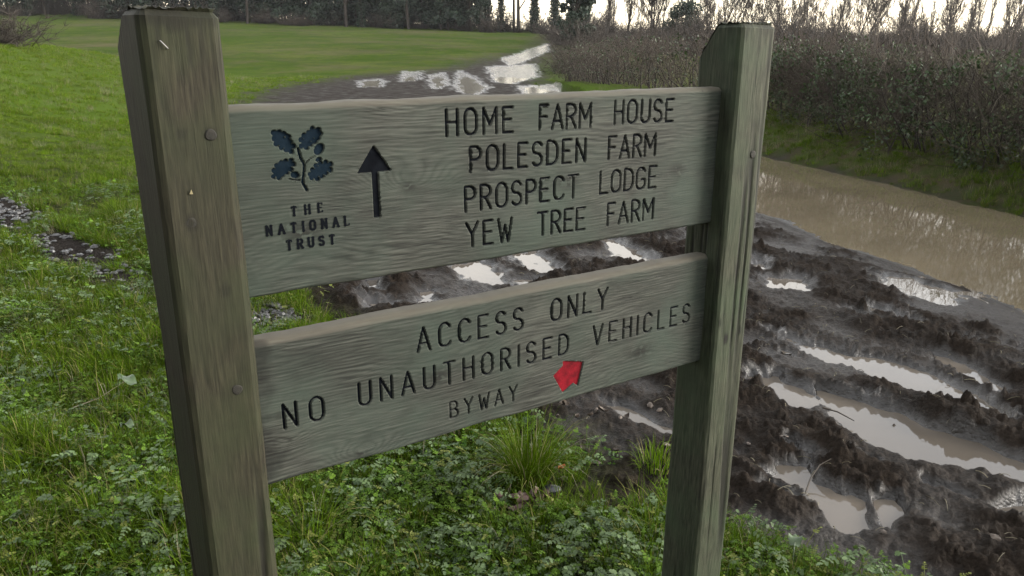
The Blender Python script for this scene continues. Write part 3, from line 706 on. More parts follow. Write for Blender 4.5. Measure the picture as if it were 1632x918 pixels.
FC = .966
def post(name, quad, ztop, seed, mat, label, chz, marks=()):
    """quad: front-left, front-right, back-right, back-left corners as (s, c)"""
    Q = np.array([(s-BS, c-BC) for s, c in quad]); ch = .009; per = []
    for i in range(4):
        a, p, b = Q[i-1], Q[i], Q[(i+1) % 4]
        d1 = (a-p)/np.linalg.norm(a-p); d2 = (b-p)/np.linalg.norm(b-p)
        per += [p+d1*ch, p+d1*ch*.35+d2*ch*.35, p+d2*ch]
    per = np.array(per); pts = []; nrm = []
    for i in range(len(per)):
        a = per[i]; b = per[(i+1) % len(per)]; n = max(2, int(np.linalg.norm(b-a)/.0022))
        for k in range(n): pts.append(a+(b-a)*k/n); e = b-a; nrm.append(np.array([e[1], -e[0]])/np.linalg.norm(e))
    pts = np.array(pts); nrm = np.array(nrm); nrm = (nrm+np.roll(nrm, 1, 0)+np.roll(nrm, -1, 0))/3
    n = len(pts); arc_ = np.arange(n)*.0022; nr = 260
    cmin, cmax = pts[:, 1].min(), pts[:, 1].max(); mid = cmin+.55*(cmax-cmin)
    zt = ztop-chz*np.clip((pts[:, 1]-mid)/(cmax-mid), 0, 1)-.003*np.clip((pts[:, 0]-pts[:, 0].min())/.09, 0, 1)
    t = np.linspace(0, 1, nr)**.9; Z = -.35+(zt[None, :]+.35)*t[:, None]
    AR = np.broadcast_to(arc_, Z.shape)
    g = .5+.34*fbm(AR*230, Z*18, seed, 3)+.10*perlin(AR*60+.6*perlin(AR*9, Z*3, 2), Z*1.4, seed+5)
    top_ = np.clip(1-(zt[None, :]-Z)/.05, 0, 1)
    crack = sstep(.80, .95, 1-np.abs(perlin(AR*38, Z*1.1, seed+77)))*sstep(.05, .4, perlin(AR*10, Z*2.1, seed+78))
    dsp = (g-.5)*.0004*(1+.6*top_)-.0022*crack*(1-.8*top_)+.0018*fbm(AR*5, Z*2.5, seed+9, 2)
    rnd = .006*np.clip((Z-(zt[None, :]-.006))/.006, 0, 1)**2
    X = pts[None, :, 0]+nrm[None, :, 0]*(dsp-rnd); Y = pts[None, :, 1]+nrm[None, :, 1]*(dsp-rnd)
    V = np.stack([X, Y, Z], -1).reshape(-1, 3); F_ = [grid_faces(n, nr, 0, True)]
    cen = pts.mean(0); capr = [V.reshape(nr, n, 3)[-1]]; off = len(V); extra = []; ids = [np.arange((nr-1)*n, nr*n)]
    for k, q in enumerate((.93, .8, .62, .42, .2)):
        p = cen+(pts-cen)*q; z = ztop-chz*np.clip((p[:, 1]-mid)/(cmax-mid), 0, 1)+.003*fbm(p[:, 0]*160, p[:, 1]*160, seed, 3)+.001
        extra.append(np.stack([p[:, 0], p[:, 1], z], 1)); ids.append(off+k*n+np.arange(n))
    E_ = np.concatenate(extra); last = ids[-1]
    for a, b in zip(ids[:-1], ids[1:]): F_.append(np.stack([a, np.roll(a, -1), np.roll(b, -1), b], 1))
    F_.append(last[None, :])
    me = fast_mesh(name, np.concatenate([V, E_]), F_)
    me.set_sharp_from_angle(angle=math.radians(24))
    attr(me, 'grain', np.concatenate([np.clip(g, 0, 1).ravel(), np.clip(.5+.8*perlin(E_[:, 0]*300, E_[:, 1]*40, 3), 0, 1)]))
    rim = .5*np.clip(1-(zt[None, :]-Z)/.022, 0, 1)*(fbm(AR*90, Z*20, 3, 2) > 0)
    front = np.broadcast_to(nrm[None, :, 1] < -.6, Z.shape); SX = np.broadcast_to(pts[None, :, 0], Z.shape)
    for u, v, ru, rv, st_ in marks:
        mx_, mz_ = sl(u, v, FC); q = ((SX-mx_)/(ru*.00078))**2+((Z-mz_)/(rv*.00078))**2
        rim = np.maximum(rim, front*st_*np.clip(1.6-q-.8*fbm(SX*180, Z*40, seed+5, 2), 0, 1))
    
    attr(me, 'stain', np.concatenate([np.clip(np.maximum(crack*.75, rim), 0, 1).ravel(), np.full(len(E_), .25)])); attr(me, 'worn', np.zeros(len(V)+len(E_)))
    return obj(name, me, mat, sign, label=label)
postL = post('post', [(.136, FC), (.2245, FC), (.224, 1.066), (.124, 1.066)], 1.533, 5, M_POST, 'broad grey-brown post beside the leaf emblem', .045, [(285, 25, 70, 16, .55), (300, 60, 3, 40, .45), (322, 70, 3, 45, .4), (250, 45, 4, 30, .4), (300, 157, 4, 3, .7), (290, 213, 9, 6, .4), (247, 120, 6, 5, .3), (336, 215, 10, 10, .45), (305, 355, 10, 10, .5), (359, 461, 10, 10, .45), (378, 621, 10, 10, .45)])
postR = post('post', [(1.077, FC), (1.166, FC), (1.164, 1.066), (1.077, 1.066)], 1.530, 11, M_POSTG, 'greener post beside the ends of the place names', .060, [(1157, 541, 7, 15, .9), (1180, 528, 5, 12, .85), (1188, 545, 4, 12, .75), (1148, 515, 5, 12, .7), (1226, 85, 3, 60, .7), (1210, 70, 4, 35, .5), (1190, 55, 5, 12, .4), (1200, 20, 45, 22, .5), (1186, 350, 3, 5, .5), (1176, 420, 4, 5, .4), (1215, 245, 6, 8, .6), (1131, 780, 3, 3, .6)])
def disc_part(name, u, v, r, parent, mat, c=FC, prot=.0007, n=14):
    x, z = sl(u, v, c); mb = MB()
    a = np.linspace(0, 2*np.pi, n+1)[:-1]; rr = r*(1+.06*np.sin(3*a+u))
    y0 = c-BC
    ring = lambda q, y: np.stack([x+q*rr*np.cos(a), np.full(n, y), z+q*rr*np.sin(a)], 1)
    V = np.concatenate([ring(1.0, y0+.004), ring(1.0, y0-prot*.4), ring(.8, y0-prot), ring(.3, y0-prot*.7)])
    Fs = [grid_faces(n, 4, 0, True)[:, ::-1], (3*n+np.arange(n))[None, ::-1]]
    mb.add(V, Fs); return obj(name, mb.mesh(name), mat, parent)
for u, v in ((336, 215), (305, 355), (359, 461), (378, 621)): disc_part('oak_peg', u, v, .0068, postL, M_PEG)
for u, v in ((1194, 172), (1200, 246), (1176, 332)): disc_part('oak_peg', u, v, .0068, postR, M_PEG)
def small_tube(name, pts, r, mat, parent, sides=5):
    P = np.array(pts)[None]; V, Q = tubes(P, np.full(P.shape[:2], r), sides); mb = MB(); mb.add(V, Q); return obj(name, mb.mesh(name), mat, parent)
x0, z0 = sl(255, 65, FC); x1, z1 = sl(267, 77, FC)
small_tube('staple', [(x0, FC-BC+.003, z0), (x0, FC-BC-.0022, z0), ((x0+x1)/2, FC-BC-.0024, (z0+z1)/2), (x1, FC-BC-.0022, z1), (x1, FC-BC+.003, z1)], .0007, M_METAL, postL)
x0, z0 = sl(304, 306, FC)
M_PAPER = mat_simple('faded paper', (.14, .12, .06), (.18, .16, .10), 80, .8, 0)
pm = MB(); pm.add([(x0-.002, FC-BC-.0030, z0-.002), (x0+.002, FC-BC-.0026, z0-.0024), (x0+.0003, FC-BC-.0034, z0+.0034), (x0-.002, FC-BC-.002, z0-.002), (x0+.002, FC-BC-.0016, z0-.0024), (x0+.0003, FC-BC-.0024, z0+.0034)], [np.array([[0, 1, 2], [5, 4, 3]]), np.array([[0, 3, 4, 1], [1, 4, 5, 2], [2, 5, 3, 0]])])
obj('paper_scrap', pm.mesh('paper_scrap', False), M_PAPER, postL)
#@@VEG
# ------------------------------------------------------------------ grass and herbs (stuff)
def blade_set(n, l0, l1, w0, w1, spread, lean, seg=3, rng=RNG):
    a = rng.uniform(0, 2*np.pi, n); r = spread*np.sqrt(rng.uniform(0, 1, n)); L_ = rng.uniform(l0, l1, n); W_ = rng.uniform(w0, w1, n)
    bend = rng.uniform(.15, 1, n)*lean; az = a+rng.normal(0, .6, n); t = np.linspace(0, 1, seg+1)
    hor = L_[:, None]*bend[:, None]*t[None]**1.8*.9; up = L_[:, None]*np.sqrt(np.clip(1-(bend[:, None]*t[None]**1.3*.85)**2, .05, 1))*t[None]
    up = up-.35*L_[:, None]*np.clip(bend[:, None]-.55, 0, 1)*t[None]**3
    cx = (r*np.cos(a))[:, None]+hor*np.cos(az)[:, None]; cy = (r*np.sin(a))[:, None]+hor*np.sin(az)[:, None]
    tw = az+np.pi/2+rng.normal(0, .5, n); wv = W_[:, None]*(1-t[None]**2.2*.96)
    ox = np.cos(tw)[:, None]*wv/2; oy = np.sin(tw)[:, None]*wv/2
    V = np.stack([np.stack([cx-ox, cy-oy, up], -1), np.stack([cx+ox, cy+oy, up], -1)], 2).reshape(-1, 3)
    q = grid_faces(2, seg+1); Q = (q[None]+(np.arange(n)*2*(seg+1))[:, None, None]).reshape(-1, 4)
    return V, Q, np.repeat(np.clip(rng.normal(.5, .33, n), 0, 1), 2*(seg+1))
LEAFLET = np.array([(0, 0, 0), (.30, .16, .05), (.42, .44, .02), (.24, .50, .07), (.30, .78, .0), (0, 1, -.06), (-.30, .78, .0), (-.24, .50, .07), (-.42, .44, .02), (-.30, .16, .05), (0, .45, .0)])
LEAFF = np.array([[10, i, (i+1) % 10] for i in range(10)])
def herb_clump(mb, nst, hmin, hmax, rad, lsz, rng):
    for k in range(nst):
        a = rng.uniform(0, 2*np.pi); r = rad*math.sqrt(rng.uniform(0, 1)); bx, by = r*math.cos(a), r*math.sin(a)
        h = rng.uniform(hmin, hmax); az = a+rng.normal(0, .8); out = rng.uniform(.3, .9)*h
        tip = np.array([bx+out*math.cos(az), by+out*math.sin(az), h]); tone = float(np.clip(rng.normal(.5, .22), 0, 1))
        # pinnate leaf: pairs of lobed leaflets along a midrib that arches over
        ax = np.array([math.cos(az), math.sin(az), rng.uniform(-.35, .25)]); ax /= np.linalg.norm(ax)
        sd_ = np.cross(ax, [0, 0, 1.0]); sd_ /= np.linalg.norm(sd_); up = np.cross(sd_, ax)
        Lf = lsz*rng.uniform(2.2, 3.4); npair = 3
        V0, Q0 = tubes(np.array([[(bx, by, -.02), (bx+.35*out*math.cos(az), by+.35*out*math.sin(az), h*.6), tuple(tip), tuple(tip+ax*Lf*.8)]]), np.array([[.0011, .0009, .0007, .0004]]), 3)
        mb.add(V0, Q0, tone*.8)
        def leaf(o, dirv, s, tn):
            dv = dirv/np.linalg.norm(dirv); sv = np.cross(dv, up); sv /= np.linalg.norm(sv); uv = np.cross(sv, dv)
            roll = rng.normal(0, .35); sv2 = sv*math.cos(roll)+uv*math.sin(roll); uv2 = np.cross(sv2, dv)
            mb.add(o+s*(LEAFLET[:, :1]*sv2+LEAFLET[:, 1:2]*dv+LEAFLET[:, 2:]*uv2), LEAFF, tn)
        for p in range(npair):
            o = tip+ax*Lf*(.05+.3*p); s = lsz*(1.05-.2*p)*rng.uniform(.8, 1.2)
            for sg in (-1, 1): leaf(o, ax*.55+sd_*sg+up*rng.normal(-.05, .15), s, float(np.clip(tone+rng.normal(0, .12), 0, 1)))
        leaf(tip+ax*Lf*.85, ax+up*rng.normal(-.1, .1), lsz*rng.uniform(.8, 1.1), tone)
PROT = bpy.data.collections.new('plant_sources')      # sources of the instanced sward, not linked to the scene
def proto(name, mb, mat, coll):
    me = mb.mesh(name); me.materials.append(mat); o = bpy.data.objects.new(name, me); coll.objects.link(o); return o
def scatter(name, pts, rot, scl, tilt, coll, label, cat, idx):
    me = fast_mesh(name, pts, np.zeros((0, 3), int)) if False else bpy.data.meshes.new(name)
    me.vertices.add(len(pts)); me.vertices.foreach_set('co', np.asarray(pts, np.float32).ravel())
    eul = np.stack([tilt[:, 0], tilt[:, 1], rot], 1); attr(me, 'eul', eul, 'FLOAT_VECTOR'); attr(me, 'scl', scl); attr(me, 'idx', idx)
    o = obj(name, me, label=label, cat=cat, kind='stuff')
    ng = bpy.data.node_groups.new(name, 'GeometryNodeTree')
    ng.interface.new_socket('Geometry', in_out='INPUT', socket_type='NodeSocketGeometry'); ng.interface.new_socket('Geometry', in_out='OUTPUT', socket_type='NodeSocketGeometry')
    gi = ng.nodes.new('NodeGroupInput'); go = ng.nodes.new('NodeGroupOutput')
    ci = ng.nodes.new('GeometryNodeCollectionInfo'); ci.inputs['Collection'].default_value = coll
    ci.inputs['Separate Children'].default_value = True; ci.inputs['Reset Children'].default_value = True
    ip = ng.nodes.new('GeometryNodeInstanceOnPoints'); ip.inputs['Pick Instance'].default_value = True
    def na(n, t): q = ng.nodes.new('GeometryNodeInputNamedAttribute'); q.data_type = t; q.inputs['Name'].default_value = n; return q.outputs['Attribute']
    e2r = ng.nodes.new('FunctionNodeEulerToRotation'); f2i = ng.nodes.new('FunctionNodeFloatToInt')
    K = ng.links.new
    K(na('eul', 'FLOAT_VECTOR'), e2r.inputs[0]); K(e2r.outputs[0], ip.inputs['Rotation']); K(na('scl', 'FLOAT'), ip.inputs['Scale'])
    K(na('idx', 'FLOAT'), f2i.inputs[0]); K(f2i.outputs[0], ip.inputs['Instance Index'])
    K(gi.outputs[0], ip.inputs['Points']); K(ci.outputs[0], ip.inputs['Instance']); K(ip.outputs[0], go.inputs[0])
    md = o.modifiers.new('scatter', 'NODES'); md.node_group = ng
    return o
def collect(name, makers):
    c = bpy.data.collections.new(name)
    for i, (mb, mat) in enumerate(makers): proto('%s_%02d' % (name, i), mb, mat, c)
    return c
def mk_grass(*a, **k):
    mb = MB(); mb.add(*blade_set(*a, **k)); return mb
C_GRASS = collect('grass_tuft', [(mk_grass(38, .05, .13, .0022, .0042, .045, .8), M_GRASS), (mk_grass(30, .08, .20, .0025, .005, .05, 1.0), M_GRASS),
                                 (mk_grass(46, .03, .08, .0022, .004, .06, .9), M_GRASS), (mk_grass(16, .08, .20, .0015, .003, .08, 1.1), M_STRAW)])
def mk_herb(*a):
    mb = MB(); herb_clump(mb, *a, RNG); return mb
C_HERB = collect('herb_clump', [(mk_herb(12, .02, .065, .06, .0095), M_HERB), (mk_herb(9, .03, .085, .06, .0125), M_HERB2), (mk_herb(15, .015, .045, .06, .0075), M_HERB), (mk_herb(6, .02, .06, .05, .019), M_HERB2), (mk_herb(10, .02, .06, .06, .009), M_HERB3)])

def rand_area(n, y0, y1, pad=.6, slope=.78):
    y = RNG.uniform(y0, y1, n); x = RNG.uniform(-1, 1, n)*(slope*y+pad); return x, y
def tangle(x, y): return fbm(x*1.3, y*1.3, 201, 3)
def clearing(x, y):
    c = np.zeros_like(x)
    for u, v, r in ((880, 792, .07), (838, 815, .09), (985, 770, .15), (1010, 735, .12), (900, 750, .07), (930, 800, .09), (842, 765, .11)):
        a, b_ = gpt(u, v); c = np.maximum(c, np.exp(-((x-a)**2+(y-b_)**2)/r**2))
    return c
def herbness(x, y):
    """where herbs take over from grass: below the boards, patches on the verge"""
    e = 1.2*np.exp(-(((x-.15)/.75)**2+((y-1.95)/.55)**2))+.55*np.exp(-(((x+1.0)/.7)**2+((y-1.9)/.5)**2))
    e = e+.38*np.exp(-(((x+2.4)/1.6)**2+((y-3.4)/1.8)**2))
    return e+.45*tangle(x+9, y)-2.2*clearing(x, y)
GX, GY, GD = [], [], []
for n, y0, y1 in ((15000, .6, 3.2), (24000, 3.2, 7), (24000, 7, 14), (26000, 14, 34)):
    x, y = rand_area(n, y0, y1); GX.append(x); GY.append(y)
GX = np.concatenate(GX); GY = np.concatenate(GY)
gzv, gm, gw, gg = land(GX, GY)
dd_ = line_d(GX, GY, DITCH)
hb = herbness(GX, GY)
keep = (gm < .45*RNG.uniform(.4, 1.2, len(GX))) & (gg < RNG.uniform(.1, .8, len(GX))) & (dd_ > .12) & (RNG.uniform(0, 1, len(GX)) > np.clip(hb*.5, 0, .55)) & (RNG.uniform(0, .8, len(GX)) > clearing(GX, GY))
keep &= ~((GX > 1.0) & (dd_ > 2.6))
x, y, z = GX[keep], GY[keep], gzv[keep]; n = len(x)
far = sstep(6, 20, y); tg = tangle(x, y)
idx = np.where(RNG.uniform(0, 1, n) < .07, 3, np.where(y > 9, 2, np.where(RNG.uniform(0, 1, n)+.3*tg > .72, 1, np.where(RNG.uniform(0, 1, n) > .5, 0, 2)))).astype(float)
scl = RNG.uniform(.36, .74, n)*(1+.5*tg)*(1+.9*far)
bankm = (x > 1.5) & (y > 2.5); scl = np.where(bankm, scl*1.3, scl); idx = np.where(bankm & (RNG.uniform(0, 1, n) < .22), 3, idx)
scatter('grass', np.stack([x, y, z-.004], 1), RNG.uniform(0, 6.28, n), scl, RNG.normal(0, .18, (n, 2)), C_GRASS, 'short tangled green grass covering the verge and bank', 'grass', idx)
x, y = rand_area(30000, .9, 8); hz, hm_, hw_, hg = land(x, y); hb = herbness(x, y)
keep = (hm_ < .5*RNG.uniform(.4, 1.3, len(x))) & (hg < .4) & (RNG.uniform(0, 1, len(x)) < np.clip(.20+.70*hb, .0, .9)*np.where(y < 3.2, 1, .6)) & (x < 1.9)
x, y, z = x[keep], y[keep], hz[keep]; n = len(x)
idx = RNG.choice([0, 1, 2, 3, 4], n, p=[.36, .16, .30, .05, .13]).astype(float)
scatter('herb_cover', np.stack([x, y, z-.006], 1), RNG.uniform(0, 6.28, n), RNG.uniform(.7, 1.3, n)*(1+.25*sstep(3, 6, y)), RNG.normal(0, .2, (n, 2)), C_HERB, 'low feathery green herb leaves carpeting the ground round the posts', 'herbs', idx)

# the big tussock below the red arrow
def tussock(u, v, n, l0, l1, label, rad=.06, lean=1.0, group=None):
    X, Y = gpt(u, v); t = empty('grass_tussock', (X, Y, land1(X, Y)), label=label, cat='grass tussock', group=group)
    mb = MB(); mb.add(*blade_set(n, l0, l1, .002, .0042, rad, lean, 5)); obj('blades', mb.mesh('blades'), M_GRASS, t, kind='stuff')
    mb = MB(); mb.add(*blade_set(n//9, l0*.8, l1*.9, .002, .004, rad, lean*1.1, 5)); obj('dry_blades', mb.mesh('dry_blades'), M_STRAW, t, kind='stuff')
tussock(842, 772, 520, .15, .31, 'large arching green grass tussock beside the flat black stone', .07, 1.05)
tussock(490, 860, 90, .12, .26, 'loose long-bladed grass tussock below the lower board beside the broad post', .08, 1.1)
tussock(175, 640, 90, .12, .24, 'long pale grass tussock beside the broad dock leaf', .08, 1.05)
tussock(1045, 745, 120, .06, .12, 'small grass tuft at the mud edge beside the greener post', .07, 1.0)

# ------------------------------------------------------------------ hedges
def sample_line(pts, n, rng):
    P = np.array(pts, float); L_ = np.concatenate([[0], np.cumsum(np.linalg.norm(np.diff(P[:, :2], axis=0), axis=1))]); s = rng.uniform(0, L_[-1], n)
    out = np.stack([np.interp(s, L_, P[:, k]) for k in range(P.shape[1])], 1)
    i = np.clip(np.searchsorted(L_, s)-1, 0, len(P)-2); t = P[i+1, :2]-P[i, :2]; t /= np.linalg.norm(t, axis=1, keepdims=True)
    return out, np.stack([t[:, 1], -t[:, 0]], 1), s
def quad_leaves(c, size, rng, flat=.0):
    n = len(c); d = rng.normal(size=(n, 3)); d[:, 2] -= flat; d /= np.linalg.norm(d, axis=1, keepdims=True)
    r = rng.normal(size=(n, 3)); s = np.cross(d, r); s /= np.linalg.norm(s, axis=1, keepdims=True); sz = size*rng.uniform(.6, 1.35, n)[:, None]
    V = np.stack([c, c+s*sz*.42+d*sz*.45, c+d*sz, c-s*sz*.42+d*sz*.45], 1).reshape(-1, 3)
    return V, np.arange(4*n).reshape(-1, 4)
def hedge(name, pts, width, height, nst, ntw, nlf, lsz, twr, label, leafm, twm, leaffrac=None, seed=1, group=None, shag=.12):
    rng = np.random.default_rng(seed); t = empty(name, (pts[0][0], pts[0][1], 0), label=label, cat='hedge', group=group); o3 = np.array([pts[0][0], pts[0][1], 0])
    # upright stems
    B, nr, s = sample_line(pts, nst, rng); off = rng.uniform(-.32, .32, nst)*width
    x = B[:, 0]+nr[:, 0]*off; y = B[:, 1]+nr[:, 1]*off; z = land(x, y, False)[0]-.05
    hh = height(B[:, 1])*rng.uniform(.6, 1.0, nst) if callable(height) else height*rng.uniform(.6, 1, nst)
    k = np.linspace(0, 1, 5); dr = rng.normal(0, .22, (nst, 2))
    P = np.stack([x[:, None]+dr[:, :1]*k+rng.normal(0, .04, (nst, 5)), y[:, None]+dr[:, 1:]*k+rng.normal(0, .04, (nst, 5)), z[:, None]+hh[:, None]*k], -1)-o3
    mb = MB(); V, Q = tubes(P, twr*rng.uniform(1.8, 4.0, (nst, 1))*(1-.75*k)[None], 4); mb.add(V, Q, np.repeat(rng.uniform(0, 1, nst), 20)); obj('stems', mb.mesh('stems'), M_TWIGD, t, kind='stuff')
    # long arching shoots
    na_ = nst; B, nr, s = sample_line(pts, na_, rng); off = rng.uniform(-.55, .25, na_)*width; x = B[:, 0]+nr[:, 0]*off; y = B[:, 1]+nr[:, 1]*off; z = land(x, y, False)[0]+rng.uniform(.05, 1.0, na_)*1.05
    a = rng.uniform(0, 6.28, na_); ln = rng.uniform(.35, .95, na_); k = np.linspace(0, 1, 6); el = rng.uniform(-.1, .8, na_)
    P = np.stack([x[:, None]+np.cos(a)[:, None]*ln[:, None]*k, y[:, None]+np.sin(a)[:, None]*ln[:, None]*k, z[:, None]+ln[:, None]*(el[:, None]*k-.55*k*k)], -1)+rng.normal(0, .012, (na_, 6, 3))-o3
    mb = MB(); V, Q = tubes(P, twr*rng.uniform(.7, 1.3, (na_, 1))*(1-.5*k), 3); mb.add(V, Q, np.repeat(rng.uniform(.3, 1, na_), 18)); obj('shoots', mb.mesh('shoots'), M_SHOOT, t, kind='stuff')
    # twigs
    B, nr, s = sample_line(pts, ntw, rng); hgt = height(B[:, 1]) if callable(height) else np.full(ntw, height)
    off = np.clip(rng.normal(0, .42, ntw), -1, 1)*.5*width*(1+.3*fbm(s*1.3, s*0, seed+31, 3))
    hz_ = (rng.uniform(0, 1, ntw)**.9)*.94+.01+.05*fbm(s*2.2, s*0, seed, 3)
    x = B[:, 0]+nr[:, 0]*off; y = B[:, 1]+nr[:, 1]*off; z = land(x, y, False)[0]+hz_*hgt*.88
    d = np.stack([nr[:, 0]*off*2.2/width*.5+rng.normal(0, .55, ntw), nr[:, 1]*off*2.2/width*.5+rng.normal(0, .55, ntw), .5+.35*hz_+rng.normal(0, .35, ntw)], 1)
    d /= np.linalg.norm(d, axis=1, keepdims=True); ln = rng.uniform(.10, .42, ntw)*(1+shag*rng.exponential(1, ntw)); k = np.linspace(0, 1, 4)
    cur = rng.normal(0, .12, (ntw, 3))
    thin = fbm(s*1.7, hz_*2.4, seed+51, 3)+rng.normal(0, .18, ntw) < -.22; ln = np.where(thin, ln*.25, ln)
    P = np.stack([x, y, z], 1)[:, None]+d[:, None]*ln[:, None, None]*k[None, :, None]+cur[:, None]*(k*k)[None, :, None]*ln[:, None, None]-o3
    mb = MB(); V, Q = tubes(P, twr*rng.uniform(.5, 1.3, (ntw, 1))*(1-.6*k)[None], 3); mb.add(V, Q, np.repeat(np.clip(rng.normal(.5, .3, ntw), 0, 1), 12)); obj('twigs', mb.mesh('twigs'), twm, t, kind='stuff')
    # leaves in drifts, thick in some places and thin in others
    if nlf:
        B, nr, s = sample_line(pts, nlf*3, rng); hgt = height(B[:, 1]) if callable(height) else np.full(nlf*3, height)
        q = rng.uniform(0, 1, nlf*3); hv = rng.uniform(.05, 1.0, nlf*3)
        kp = 1.5*fbm(s*1.4, hv*2.2+5, seed+3, 3)+.35*(hv > .25)+.25*(hv > .5)+rng.normal(0, .16, nlf*3) > .22
        B, nr, s, hgt, hv = B[kp][:nlf], nr[kp][:nlf], s[kp][:nlf], hgt[kp][:nlf], hv[kp][:nlf]; m_ = len(s)
        bul = np.sqrt(np.clip(1-(hv-.5)**2*1.6, .2, 1))*(1+.45*fbm(s*1.6, hv*2.2, seed+8, 3))
        off = (np.sign(rng.uniform(-1, 1, m_))*np.abs(1-rng.exponential(.25, m_)))*.5*width*bul
        x = B[:, 0]+nr[:, 0]*off; y = B[:, 1]+nr[:, 1]*off; z = land(x, y, False)[0]+hv*hgt*(1+.04*fbm(s*1.5, s*0, seed+4, 3))
        V, Q = quad_leaves(np.stack([x, y, z], 1)-o3, lsz, rng, .3); mb = MB(); mb.add(V, Q, np.repeat(np.clip(rng.normal(.45, .28, m_), 0, 1), 4)); obj('leaves', mb.mesh('leaves'), leafm, t, kind='stuff')
    return t
hedge('clipped_hedge', [(2.35, 33), (2.8, 26), (3.6, 19.5), (4.55, 14.2)], 1.5, lambda y: 1.28*(1+.05*fbm(y*.9, y*0, 4, 3)), 160, 8000, 2500, .05, .006, 'long bare brown clipped hedge running beside the muddy track', M_IVY, M_TWIG, seed=3)
hedge('overgrown_hedge', [(4.5, 14.2), (5.22, 10.3), (5.9, 8.0)], 1.4, lambda y: 1.14*(1+.20*fbm(y*1.3, y*0, 6, 3)), 150, 9500, 12000, .038, .0042, 'overgrown ivy-leaved hedge on the bank above the flooded ditch', M_IVY, M_TWIG, seed=5, shag=.65)
hedge('bramble_hedge', [(5.9, 8.0), (6.75, 5.2), (7.8, 2.6)], 1.5, lambda y: 1.20*(1+.18*fbm(y*1.3, y*0, 8, 3)), 130, 9000, 8000, .040, .0042, 'dark twiggy end of the hedge with tangled bramble stems', M_IVY, M_TWIGD, seed=9, shag=.7)

# ------------------------------------------------------------------ trees
def grow(rng, h, r0, lean, nb, spread, depth, first=.25, upturn=.35):
    """recursive bare tree: returns lists of 5-point branches grouped by order"""
    lv = [[] for _ in range(depth+1)]; k = np.linspace(0, 1, 5)
    def branch(p, d, ln, r, dep):
        bend = rng.normal(0, .12, 3); bend[2] += upturn*(dep > 0)*.6
        P = p+d*ln*k[:, None]+bend*ln*(k**2)[:, None]; R = r*(1-.72*k)
        lv[dep].append((P, R))
        if dep == depth: return
        m_ = nb[dep]
        for j in range(m_):
            t = first+(1-first)*(j+rng.uniform(0, 1))/m_ if dep == 0 else rng.uniform(.2, 1)
            i = min(3, int(t*4)); q = P[i]+(P[i+1]-P[i])*(t*4-i); tg = P[i+1]-P[i]; tg /= np.linalg.norm(tg)
            a = rng.normal(size=3); a -= tg*(a@tg); a /= np.linalg.norm(a); nd = tg*math.cos(spread)+a*math.sin(spread)*rng.uniform(.6, 1.3); nd[2] += upturn; nd /= np.linalg.norm(nd)
            branch(q, nd, ln*rng.uniform(.32, .55)*(1.15-.5*t), r*(1-.72*t)*.55, dep+1)
    branch(np.zeros(3), np.array([lean[0], lean[1], 1.0]), h, r0, 0); return lv
def tree_mesh(name, lv, sel, sides):
    mb = MB()
    for i in sel:
        if not lv[i]: continue
        P = np.array([b[0] for b in lv[i]]); R = np.maximum(np.array([b[1] for b in lv[i]]), .004 if i < 2 else .011); V, Q = tubes(P, R, sides if i == 0 else 3)
        mb.add(V, Q, np.repeat(RNG.uniform(0, 1, len(P)), len(V)//len(P)))
    return mb.mesh(name)
def bare_tree(seed, h, r0, nb, spread, up, lean=(0, 0), first=.3, ivy=0):
    rng = np.random.default_rng(seed); lv = grow(rng, h, r0, lean, nb, spread, len(nb), first, up)
    parts = [('trunk', tree_mesh('trunk', lv, [0], 7), M_BARK), ('limbs', tree_mesh('limbs', lv, [1], 4), M_BARK), ('crown', tree_mesh('crown', lv, list(range(2, len(nb)+1)), 3), M_BUD)]
    if ivy:
        n = ivy; P = lv[0][0][0]; t = rng.uniform(.0, .75, n)*4; i = np.minimum(3, t.astype(int)); c = P[i]+(P[i+1]-P[i])*(t-i)[:, None]
        rr = r0*2.2*(1-.6*t/4)*(1+.5*fbm(t*3, t*0, seed, 2)); a = rng.uniform(0, 6.28, n); c = c+np.stack([np.cos(a)*rr, np.sin(a)*rr, 0*a], 1)*rng.uniform(.5, 1.4, (n, 1))
        V, Q = quad_leaves(c, .22, rng, .4); mb = MB(); mb.add(V, Q, np.repeat(np.clip(rng.normal(.4, .3, n), 0, 1), 4)); parts.append(('ivy', mb.mesh('ivy'), M_FIR))
    return parts
